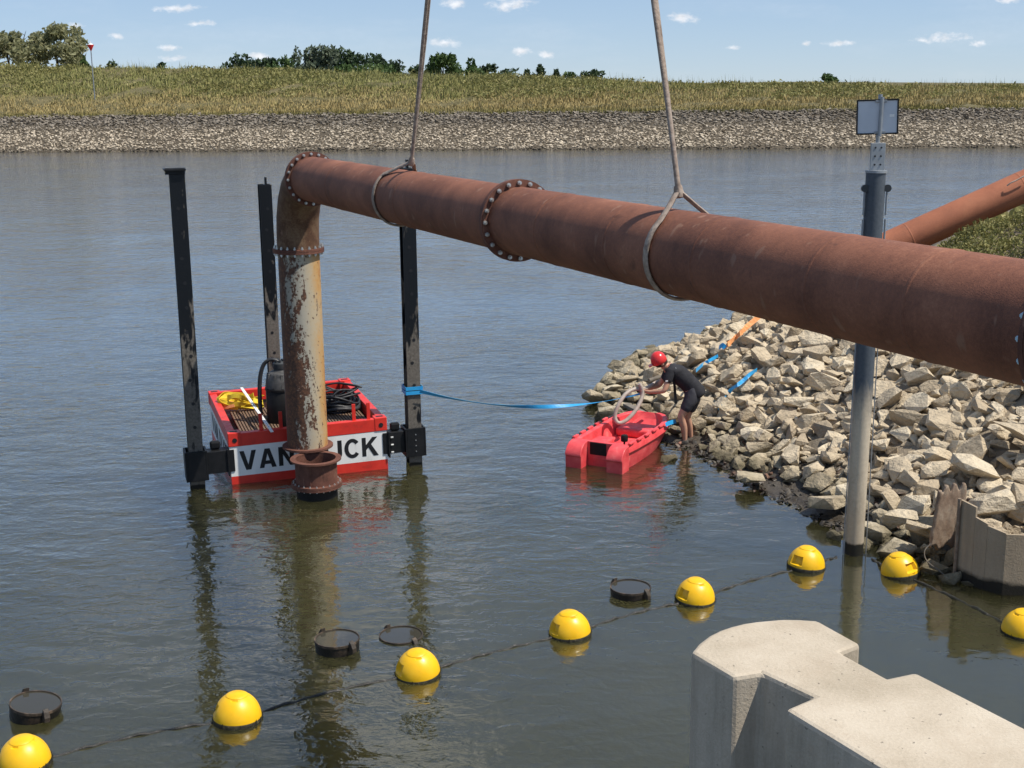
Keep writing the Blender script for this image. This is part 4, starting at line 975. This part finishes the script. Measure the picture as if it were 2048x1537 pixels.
V = {'pelvis': (J(1388, 782), .108), 'belly': (J(1374, 764), .10), 'chest': (J(1354, 748), .145), 'uchest': (J(1342, 739), .12), 'neck': (J(1332, 733), .058), 'skull0': (J(1325, 729), .075), 'skull': (J(1319, 722), .098), 'crown': (J(1313, 713), .08),
     'jaw': (J(1319, 735), .055), 'nose': (J(1308, 733), .018),
     'shN': (J(1341, 745, -.15), .062), 'elN': (J(1329, 783, -.24), .046), 'wrN': (J(1294, 785, -.10), .030), 'paN': (J(1287, 783, -.07), .034),
     'shF': (J(1337, 742, .17), .06), 'elF': (J(1318, 772, .20), .045), 'wrF': (J(1291, 779, .02), .030), 'paF': (J(1284, 777, -.01), .034),
     'hipN': (J(1387, 792, -.10), .105), 'knN': (J(1361, 833, -.12), .066), 'caN': (J(1368, 855, -.10), .062), 'anN': (J(1370, 882, -.10), .041), 'toN': (J(1356, 890, -.12), .036),
     'hipF': (J(1390, 792, .10), .10), 'knF': (J(1374, 833, .14), .064), 'caF': (J(1379, 852, .16), .058), 'anF': (J(1382, 876, .17), .040), 'toF': (J(1372, 882, .15), .034)}
Ed = [('pelvis', 'belly'), ('belly', 'chest'), ('chest', 'uchest'), ('uchest', 'neck'), ('neck', 'skull0'), ('skull0', 'skull'), ('skull', 'crown'), ('skull0', 'jaw'), ('skull', 'nose'),
      ('uchest', 'shN'), ('shN', 'elN'), ('elN', 'wrN'), ('wrN', 'paN'), ('uchest', 'shF'), ('shF', 'elF'), ('elF', 'wrF'), ('wrF', 'paF'),
      ('pelvis', 'hipN'), ('hipN', 'knN'), ('knN', 'caN'), ('caN', 'anN'), ('anN', 'toN'), ('pelvis', 'hipF'), ('hipF', 'knF'), ('knF', 'caF'), ('caF', 'anF'), ('anF', 'toF')]
for sd in 'NF':
    p = np.array(V['pa'+sd][0])
    for k, (dx, dy, dz, L) in enumerate(((-.7, -.6, .2, .075), (-.8, -.45, -.15, .085), (-.75, -.35, -.45, .08), (-.6, -.3, -.7, .062))):
        d = unit((dx, dy, dz)); a = p+d*.045+np.array([0, 0, .018-.014*k]); b2 = a+unit(d+np.array([.55, .1, -.35]))*L*.6
        V[f'f{sd}{k}a'] = (tuple(a), .0105); V[f'f{sd}{k}b'] = (tuple(b2), .009); Ed += [('pa'+sd, f'f{sd}{k}a'), (f'f{sd}{k}a', f'f{sd}{k}b')]
    a = p+np.array([.0, -.035, .035]); b2 = a+np.array([-.035, -.02, .012]); V[f't{sd}a'] = (tuple(a), .012); V[f't{sd}b'] = (tuple(b2), .010); Ed += [('wr'+sd, f't{sd}a'), (f't{sd}a', f't{sd}b')]
skin('body', V, Ed, M['skin'], pe)
VS = {'hem2': (J(1399, 796), .15), 'hem': (J(1394, 787), .172), 'waist': (J(1387, 778), .168), 'belly': (J(1374, 763), .166), 'chest': (J(1355, 748), .178), 'uchest': (J(1342, 739), .145), 'collar': (J(1334, 734), .072),
      'sN': (J(1341, 745, -.15), .088), 'slN': (J(1333, 768, -.205), .080), 'sF': (J(1337, 742, .17), .085), 'slF': (J(1327, 762, .19), .076)}
sh = skin('shirt', VS, [('hem2', 'hem'), ('hem', 'waist'), ('waist', 'belly'), ('belly', 'chest'), ('chest', 'uchest'), ('uchest', 'collar'), ('uchest', 'sN'), ('sN', 'slN'), ('uchest', 'sF'), ('sF', 'slF')], M['shirt'], pe)
VT = {'waist': (J(1375, 765), .165), 'pelvis': (J(1389, 785), .172), 'hN': (J(1386, 795, -.09), .122), 'tN': (J(1374, 812, -.105), .104), 'kN': (J(1366, 826, -.115), .092), 'hF': (J(1391, 795, .10), .115), 'tF': (J(1384, 812, .12), .10), 'kF': (J(1378, 826, .13), .086)}
skin('shorts', VT, [('waist', 'pelvis'), ('pelvis', 'hN'), ('hN', 'tN'), ('tN', 'kN'), ('pelvis', 'hF'), ('hF', 'tF'), ('tF', 'kF')], M['shorts'], pe)
for sd, dy, (ax_, ay_), (tx, ty) in (('N', -.10, (1370, 881), (1352, 890)), ('F', .17, (1382, 875), (1370, 882))):
    skin('boot', {'top': (J(ax_, ay_-4, dy), .056), 'an': (J(ax_, ay_+3, dy), .058), 'heel': (J(ax_+3, ay_+8, dy), .05), 'mid': (J((ax_+tx)/2, (ay_+ty)/2+6, dy), .05), 'toe': (J(tx, ty+2, dy-.02), .042)}, [('top', 'an'), ('an', 'heel'), ('an', 'mid'), ('mid', 'toe')], M['boot'], pe)
hc = np.array(J(1316.5, 719)); hax = unit((-.42, -.12, .86)); x_ = unit(np.cross(hax, (0, 1, 0)))
mb = MB(); mb.lathe([(.128, -.055), (.133, -.05), (.132, .0), (.118, .06), (.085, .105), (.04, .128), (.0, .133)], 24, hc, hax)
mb.box(hc+np.array([-.125, -.01, -.10]), (.07, .15, .014), np.array(Matrix.Rotation(R(-32), 3, 'Y')))
mb.build('helmet', M['helmet'], pe, smooth=50)
MB().lathe([(.105, -.10), (.112, -.06), (.112, -.03)], 18, hc+np.array([.02, 0, -.0]), hax).build('hair', M['hair'], pe, smooth=60)
mb = MB()
for dy in (-.045, .045): mb.lathe([(.0, -.010), (.010, 0), (.0, .010)], 8, np.array(J(1309.5, 729, dy)))
mb.build('eyes', M['letter'], pe)
mb = MB(); mb.lathe([(.0, -.012), (.028, 0), (.0, .012)], 10, np.array(J(1325, 729, -.098)), (0, 1, 0)); mb.build('ear', M['skin'], pe)
MB().ribbon(smoothpath([J(1330, 738, -.10), J(1340, 750, -.20), J(1348, 765, -.18), J(1350, 785, -.12), J(1352, 808, -.13)]), (1, 0, .2), .045, .006).build('hanging_strap', M['blackpaint'], pe)
MB().ribbon(smoothpath([J(1333, 734, -.08), J(1337, 731, -.115), J(1343, 726, -.08)]), (.5, 0, .5), .02, .004).build('red_collar_band', M['helmet'], pe)
MB().ribbon(smoothpath([J(1353, 742, -.178), J(1350, 737, -.165)]), (.6, 0, .4), .035, .003).build('sleeve_badge', M['white'], pe)
MB().ribbon(smoothpath([J(1331, 763, -.288), J(1336, 762, -.285)]), (.2, 0, 1), .024, .003).build('sleeve_badge', M['white'], pe)

# hose carried by the worker
ho = thing('hose', 'clear ribbed hose loop held over the red dinghy', 'hose', J(1257, 850, -.4))
P_ = smoothpath([J(1338, 757, .35), J(1312, 766, .2), J(1292, 777, -.02), J(1268, 779, -.1), J(1250, 790, -.2), J(1236, 812, -.3), J(1230, 833, -.35), J(1236, 846, -.38), J(1250, 843, -.36), J(1266, 828, -.3), J(1279, 808, -.2), J(1285, 790, -.12), J(1283, 776, -.1), J(1278, 768, -.1)], 7)
MB().tube(P_, .033, 10).build('hose_loop', M['hose'], ho, smooth=60)
# dark plank on the rocks behind the dinghy
pk = tag(MB().bar(onz(1252, 810, .32), onz(1303, 836, .30), .13, .06).build('plank', M['wood'], None, origin=onz(1278, 823, .3), bevel=.01), 'weathered grey plank lying on rocks behind the dinghy', 'plank')
dw = tag(MB().tube(smoothpath([onz(1298, 762, .5), onz(1330, 750, .55), onz(1345, 745, .5)]), .04, 7).build('driftwood', M['wood'], None, origin=onz(1320, 755, .45), smooth=60), 'pale driftwood pole on the rocks behind the worker', 'driftwood')

# ------------------------------------------------------------------ blue and orange webbing
bs = thing('blue_strap', 'long blue strap running from the right post to the rocks', 'strap', (cr[0], cr[1], 1.1)); zc = ony(828, 782, cr[1]-.13)[2]
mb = MB()
for dz in (-.035, .035):
    q = [bworld(SP['r'][0]+a*.135, SP['r'][1]+b2*.135, zc+dz) for a, b2 in ((-1, -1), (1, -1), (1, 1), (-1, 1), (-1, -1))]
    mb.ribbon([w+(q[1]-q[0])*0 for w in q], (0, 0, 1), .055, .008)
mb.build('wrap', M['blue'], bs)
e0 = np.array(ony(840, 783, cr[1]-.15)); e1 = np.array(J(1281, 788, -.05)); P_ = []; Wd = []
for k in np.linspace(0, 1, 60):
    q = e0*(1-k)+e1*k; q[2] -= 4*k*(1-k)*.235; P_.append(q); an = math.pi*.5+2.6*math.sin(k*5.2+.4)*(.35+k*.4); Wd.append((0, math.cos(an), math.sin(an)))
MB().ribbon(P_, Wd, .062, .003).build('span', M['blue'], bs)
def gl(px, py, lift=.22):
    z = .3
    for _ in range(25): q = onz(px, py, z); z = .6*z+.4*(float(land(q[0], q[1]))+lift)
    return onz(px, py, z)
P_ = smoothpath([J(1392, 742, .5), gl(1404, 731, .30), gl(1420, 721, .27), gl(1436, 712, .12)], 5); MB().ribbon(P_, (0, .5, 1), .06, .003).build('shore_run', M['blue'], bs)
tag(MB().ribbon(smoothpath([gl(1436, 818, .12), gl(1444, 806, .26), gl(1453, 793, .10), gl(1462, 780, .16), gl(1474, 771, .30), gl(1486, 762, .27), gl(1500, 749, .30), gl(1514, 740, .16)], 5), [(.2*math.sin(i*.4), .5+.4*math.sin(i*.33), 1) for i in range(36)], .065, .003).build('strap', M['blue'], None, origin=gl(1470, 775)), 'loose blue strap lying across the pale rocks above the worker', 'strap')
tag(MB().ribbon(smoothpath([J(1331, 850, -.3), J(1340, 846, -.2), J(1352, 843, -.05)], 4), (0, .4, 1), .07, .003).build('strap', M['blue'], None, origin=J(1340, 850, -.2)), 'short blue strap end by the dinghy bow and the worker\'s leg', 'strap')
tag(MB().ribbon(smoothpath([gl(1448, 697, .26), gl(1458, 688, .33), gl(1470, 676, .27), gl(1482, 666, .34), gl(1495, 653, .31), gl(1522, 630, .36)], 4), [(.3, .5+.3*math.sin(i*.5), 1) for i in range(21)], .095, .004).build('orange_strap', M['orange'], None, origin=gl(1480, 668)), 'wide orange strap stretched over the top of the rocks', 'strap')
tag(MB().ribbon(smoothpath([gl(1438, 696, .24), gl(1445, 691, .33), gl(1450, 697, .28)], 4), (.2, .3, 1), .09, .004).build('strap_end', M['blue'], None, origin=gl(1445, 694)), 'crumpled blue strap end at the tip of the orange strap', 'strap')

# ------------------------------------------------------------------ tall pole with sign
pb = np.array([4.335, 15.66, 0.]); ptop = np.array([4.392, 15.75, 4.86]); pdir = unit(ptop-pb)
po = thing('dolphin_pole', 'tall grey steel pole with guide cables and a plate on top', 'pole', pb)
def pp(z, a=0, b2=0): return pb+pdir*z+np.array([a, b2, 0])
MB().tube([pp(-1.5), pp(4.80)], .117, 28).build('tube', M['pole'], po, smooth=40)
MB().lathe([(.0, 0), (.128, 0), (.128, .03), (.0, .031)], 28, pp(4.80), pdir).build('cap', M['zinc'], po, smooth=40)
MB().box(pp(4.99, 0, -.03), (.175, .025, .33)).build('top_plate', M['zinc'], po, bevel=.004)
mb = MB()
for a in (-.035, .035):
    for z in (4.90, 5.00, 5.1): mb.lathe([(.011, 0), (.011, .008), (0, .009)], 8, pp(z, a, -.0425), (0, -1, 0))
tag(mb.build('bolts', M['letter'], po), kind='stuff')
MB().tube([pp(4.9), pp(5.72)], .026, 12).build('mast', M['zinc'], po, smooth=40)
for sg in (-1, 1):
    x_ = sg*.135
    cb = MB().tube([pp(-.2, sg*.145, -.04), pp(3.85, x_, -.04)], .007, 6).build('guide_cable', M['zinc'], po)
    MB().tube([pp(3.85, x_, -.04), pp(4.25, x_, -.04)], .013, 8).build('turnbuckle', M['zinc'], cb, smooth=40)
    MB().lathe([(.0, -.03), (.02, -.02), (.026, 0), (.02, .02), (0, .03)], 10, pp(3.9, x_, -.045), (0, 0, 1)).build('shackle', M['zinc'], cb, smooth=40)
    MB().tube([pp(4.3, x_, -.04), pp(4.6, x_, -.04)], .012, 8).build('rod', M['zinc'], cb, smooth=40)
    mb = MB(); mb.lathe([(.045, -.018), (.045, .018), (0, .019)], 14, pp(4.62, x_, -.05), (0, 1, 0)); mb.bar(pp(4.62, sg*.10, -.03), pp(4.62, sg*.16, -.03), .03, .05); mb.build('eye_plate', M['metaldark'], cb, smooth=40)
sg_ = thing('sign_board', 'grey back of a square sign on the tall pole', 'sign', pp(5.30)); sc_ = np.array(ony(1752, 234, 15.72)); RZ = np.array(Matrix.Rotation(R(-1.5), 3, 'Y') @ Matrix.Rotation(R(-14), 3, 'Z'))
MB().box(sc_+np.array([0, -.06, 0]), (.455, .012, .385), RZ).build('panel', M['signback'], sg_)
mb = MB()
for a, b2, w, h in ((0, .195, .47, .018), (0, -.195, .47, .018), (.232, 0, .018, .40), (-.232, 0, .018, .40)): mb.box(sc_+RZ@np.array([a, -.008, b2])+np.array([0, -.06, 0]), (w, .022, h), RZ)
mb.build('rim', M['blackpaint'], sg_, bevel=.004)
for dz in (.18, -.18): MB().box(sc_+np.array([.03, -.085, dz]), (.13, .02, .03), RZ).build('clamp', M['zinc'], sg_, bevel=.003)
MB().tube([sc_+np.array([.035-.01, -.10, -.22]), sc_+np.array([.035+.0, -.10, .23])], .024, 12).build('post', M['zinc'], sg_, smooth=40)
MB().box(sc_+RZ@np.array([.165, -.009, .012])+np.array([0, -.06, 0]), (.055, .003, .03), RZ).build('sticker', M['white'], sg_)

# ------------------------------------------------------------------ concrete pier
ZT = 1.75
PP = [(1381.5, 1304), (1397, 1286), (1418, 1270), (1439, 1259.5), (1461, 1252), (1487, 1245.5), (1513, 1241.5), (1565, 1237), (1600, 1237.5), (1635.5, 1240), (1722, 1288), (1680.5, 1304), (1774, 1355.5), (1831, 1343.5)]
PL = [(1570, 1418), (1627, 1393.5), (1523, 1345), (1466, 1354)]
top = [onz(*q, ZT)[:2] for q in PP]; left = [onz(*q, ZT)[:2] for q in PL]; ax2 = unit(onz(2048, 1454, ZT)[:2]-onz(1831, 1343.5, ZT)[:2])
poly = top+[top[-1]+ax2*8.5, left[0]+ax2*7.6]+left
pr_ = MB().prism([tuple(q) for q in poly], -2.0, ZT).build('concrete_pier', M['concrete'], None, origin=(poly[0][0], poly[0][1], -2.0), bevel=.034, seg=2)
tag(pr_, 'pale concrete lock pier with rounded nose and stepped recesses', 'pier')

# ------------------------------------------------------------------ sheet pile retaining wall
rw = thing('retaining_wall', 'silt-covered faceted sheet pile wall holding back boulders', 'retaining wall', (5.5, 14.5, 0))
Wp = [onz(1926, 1175, 0)[:2]+np.array([0, .28]), onz(1941, 1172, 0)[:2], onz(1966, 1181, 0)[:2], onz(2003, 1191, 0)[:2], onz(2060, 1192, 0)[:2], onz(2140, 1180, 0)[:2]+np.array([0, .1]), (7.4, 14.3), (17, 13.75)]
zt = [(1.0, .98), (.86, .82), (.80, .76), (.75, .74), (.75, .77), (.78, .8), (.8, .8)]
for i in range(len(Wp)-1):
    a = np.array(Wp[i]); b2 = np.array(Wp[i+1]); n = unit(np.array([-(b2-a)[1], (b2-a)[0]])); q = [a, b2-(b2-a)*.012, b2-(b2-a)*.012+n*.03, a+n*.03]
    za, zb = zt[i]; mb = MB(); mb.add([(p[0], p[1], -1) for p in q]+[(q[0][0], q[0][1], za), (q[1][0], q[1][1], zb), (q[2][0], q[2][1], zb), (q[3][0], q[3][1], za)], [(3, 2, 1, 0), (4, 5, 6, 7), (0, 1, 5, 4), (1, 2, 6, 5), (2, 3, 7, 6), (3, 0, 4, 7)])
    mb.build('pile_panel', M['pile'], rw, bevel=.004)
a = np.array(Wp[0]); MB().tube([(a[0]-.02, a[1]-.02, -.5), (a[0]-.02, a[1]-.02, 1.02)], .022, 8).build('interlock', M['rustcrust'], rw, smooth=40)
# corroded old plate beside it
cp = [onz(1858, 1084, .32)[:2]+np.array([0, -.1]), onz(1932, 1080, .32)[:2]+np.array([.0, -.02])]
nxg, nzg = 22, 22; vs = []
for j in range(nzg):
    for i in range(nxg):
        k = i/(nxg-1); h = j/(nzg-1); zz = (.26+.04*math.sin(i*.8)+.015*math.sin(i*2.1))*(1-h)+(.98-.05*math.sin(i*.9))*h
        p = cp[0]*(1-k)+cp[1]*k; ins = .10*h+.0015*rng.normal()+.006*math.sin(i*1.3+j*.4)*math.sin(j*.9); lft = (.12*h)*(1-k); vs.append((p[0]+lft, p[1]+.02+ins+.03*math.sin(k*3), zz))
mb = MB(); mb.add(vs, [(j*nxg+i, j*nxg+i+1, (j+1)*nxg+i+1, (j+1)*nxg+i) for j in range(nzg-1) for i in range(nxg-1)])
o = mb.build('corroded_plate', M['rustcrust'], None, smooth=60, origin=(cp[0][0], cp[0][1], .2)); tag(o, 'crumbling rust-crusted plate left of the sheet pile wall', 'plate'); sm = o.modifiers.new('thick', 'SOLIDIFY'); sm.thickness = .05
c0 = cp[0]; tag(MB().tube(smoothpath([(c0[0]-.02, c0[1]-.03, .34), (c0[0]-.10, c0[1]-.06, .26), (c0[0]-.09, c0[1]-.14, .16), (c0[0]+.03, c0[1]-.30, .08), (c0[0]+.13, c0[1]-.42, .0), (c0[0]+.10, c0[1]-.46, -.03)], 5), .007, 6).build('frayed_rope', M['wood'], None, origin=(c0[0], c0[1], .1)), 'frayed pale rope dangling from the corroded plate', 'rope')

# ------------------------------------------------------------------ mooring pots
def pot(px, py, hz, tilt, az, label, lugs=True, ry=0.):
    c = onz(px, py, hz); root = thing('steel_pot', label, 'pile head', (c[0], c[1], 0), R(az), 'open pile heads in the water'); root.rotation_euler = (R(tilt), R(ry), R(az))
    MB().lathe([(.215, -.45), (.238, hz-.02), (.225, hz-.02), (.20, -.45)], 36, (0, 0, 0), None, True).build('shell', M['pot'], root, local=True, smooth=40)
    MB().ring((0, 0, hz-.008), (0, 0, 1), .230, .243, .026, 36).build('rim', M['potrim'], root, local=True, smooth=40)
    MB().lathe([(.231, hz-.006), (.0, hz-.005)], 36).build('water', M['stillwater'], root, local=True)
    for sg in (-1, 1):
        MB().prism([(.236, 0), (.30, 0), (.30, .05), (.27, .10), (.236, .12)], -.028, .028, np.array([[sg, 0, 0], [0, 0, 1], [0, 1, 0]]), (0, 0, hz-.075)).build('lug', M['potrim'], root, local=True, bevel=.006)
pot(68, 1405, .12, -6, -50, 'leaning open pile head nearest the left frame edge', ry=5)
pot(674, 1277, .12, 0, -45, 'open pile head with rusty lug left of the sunken one')
pot(802, 1270, .012, 0, -50, 'almost sunken pile head with only its rim at the surface')
pot(1261, 1174, .09, 0, -48, 'open pile head farthest right, beyond the float line')

# ------------------------------------------------------------------ buoy line
def buoy_mesh():
    n, m = 64, 26; r = .218; H_ = .238; vs = []; fs = []
    prof = []
    for j in range(m+1):
        f = j/m; a = f*math.pi/2; rad = r*math.cos(a); z = H_*math.sin(a); prof.append([rad, z])
    for j, (rad, z) in enumerate(prof):
        for k in range(n):
            a = 2*math.pi*k/n; rr_, zz = rad, z
            da = (k-n/2)
            if abs(da) <= 4 and 3 <= j <= 11:                  # square pocket
                s = .80 if (abs(da) < 4 and 3 < j < 11) else 1.0
                rr_ = rad*s; zz = z*(1 if s == 1 else .97)
            for k2, j2 in ((n//2+14, 17), (n//2-14, 17), (2, 17)):
                if abs(k-k2) <= 2 and j in (j2, ): rr_ *= .93; zz *= .96
            pass
            vs.append((rr_*math.cos(a), rr_*math.sin(a), zz))
    for j in range(m):
        for k in range(n): fs.append((j*n+k, j*n+(k+1) % n, (j+1)*n+(k+1) % n, (j+1)*n+k))
    fs.append(tuple(range(n))[::-1]); mb = MB(); mb.add(vs, fs); return mb
bproto = thing('buoy', None, 'buoy', (0, 0, 0)); buoy_mesh().build('float', M['buoy'], bproto, smooth=32)
MB().lathe([(.10, .200), (.1005, .2155), (.097, .2185), (.07, .2325), (.0, .2405)], 32).build('top_disc', M['buoy'], bproto, smooth=40)
mb = MB(); n = 64; mb.lathe([(.19, -.12), (.222, -.05), (.226, .006), (.220, .016), (.2, .012)], n)
for k in range(40):
    a = random.uniform(0, 6.28); mb.tube([(.224*math.cos(a), .224*math.sin(a), .0), (.226*math.cos(a), .226*math.sin(a), random.uniform(.012, .034))], [.006, .002], 4)
mb.build('algae_rim', M['algae'], bproto, smooth=40)
mb = MB(); mb.lathe([(.006, 0), (.006, .004), (0, .004)], 6, (-.2125, -.012, .035), (-1, 0, .1)); mb.lathe([(.006, 0), (.006, .004), (0, .004)], 6, (-.2125, .012, .035), (-1, 0, .1)); mb.build('drain_holes', M['letter'], bproto)
BU = [(50, 1530, 2, 'yellow dome buoy in the lower left corner below the leaning pile head', (2, -2)), (475, 1440, 10, 'yellow dome buoy between the corner buoy and the nearly sunken pile head', (-3, 2)),
      (836, 1350, 24, 'yellow dome buoy just below the almost sunken pile head', (2, -3)), (1140, 1270, 30, 'yellow dome buoy halfway between the two right-hand pile heads', (-2, -2)),
      (1390, 1202, 34, 'yellow dome buoy directly beyond the concrete pier nose', (3, 2)), (1612, 1136, 40, 'yellow dome buoy just left of the tall pole', (0, 5)),
      (1800, 1150, 120, 'tilted yellow dome buoy right of the tall pole', (-4, 8)), (2046, 1268, 100, 'yellow dome buoy cut by the right frame edge', (0, 0))]
bpos = []
for i, (px, py, az, lab, tl) in enumerate(BU):
    p = onz(px, py-2, 0); bpos.append(p); o = bproto if i == 0 else dup(bproto)
    o.scale = (1.05, 1.05, 1.07); o.location = (p[0], p[1], .012); o.rotation_euler = (R(tl[0]), R(tl[1]), R(az)); o['label'] = lab; o['group'] = 'yellow buoys on the float line'
fl = thing('float_line', 'wet dark rope floating between the yellow buoys', 'rope', (0, 12.5, 0))
ch = bpos[:6]+[pb+np.array([-.12, -.06, 0])]; ch2 = [pb+np.array([.12, -.06, .0])]+bpos[6:]
for seq in (ch, ch2):
    for a, b2 in zip(seq[:-1], seq[1:]):
        d = unit(b2-a); nrm = np.array([-d[1], d[0], 0]); L = np.linalg.norm(b2-a); a2 = a+d*.15; b3 = b2-d*.15; P_ = []
        sag = random.uniform(-.06, .10)
        for k in np.linspace(0, 1, 48): P_.append(a2*(1-k)+b3*k+nrm*(4*k*(1-k)*sag+.008*math.sin(k*40))+np.array([0, 0, -.003+.006*math.sin(k*23+a[0])+.004*math.sin(k*61)]))
        MB().tube(P_, .019, 7).build('rope', M['rope'], fl, smooth=60)
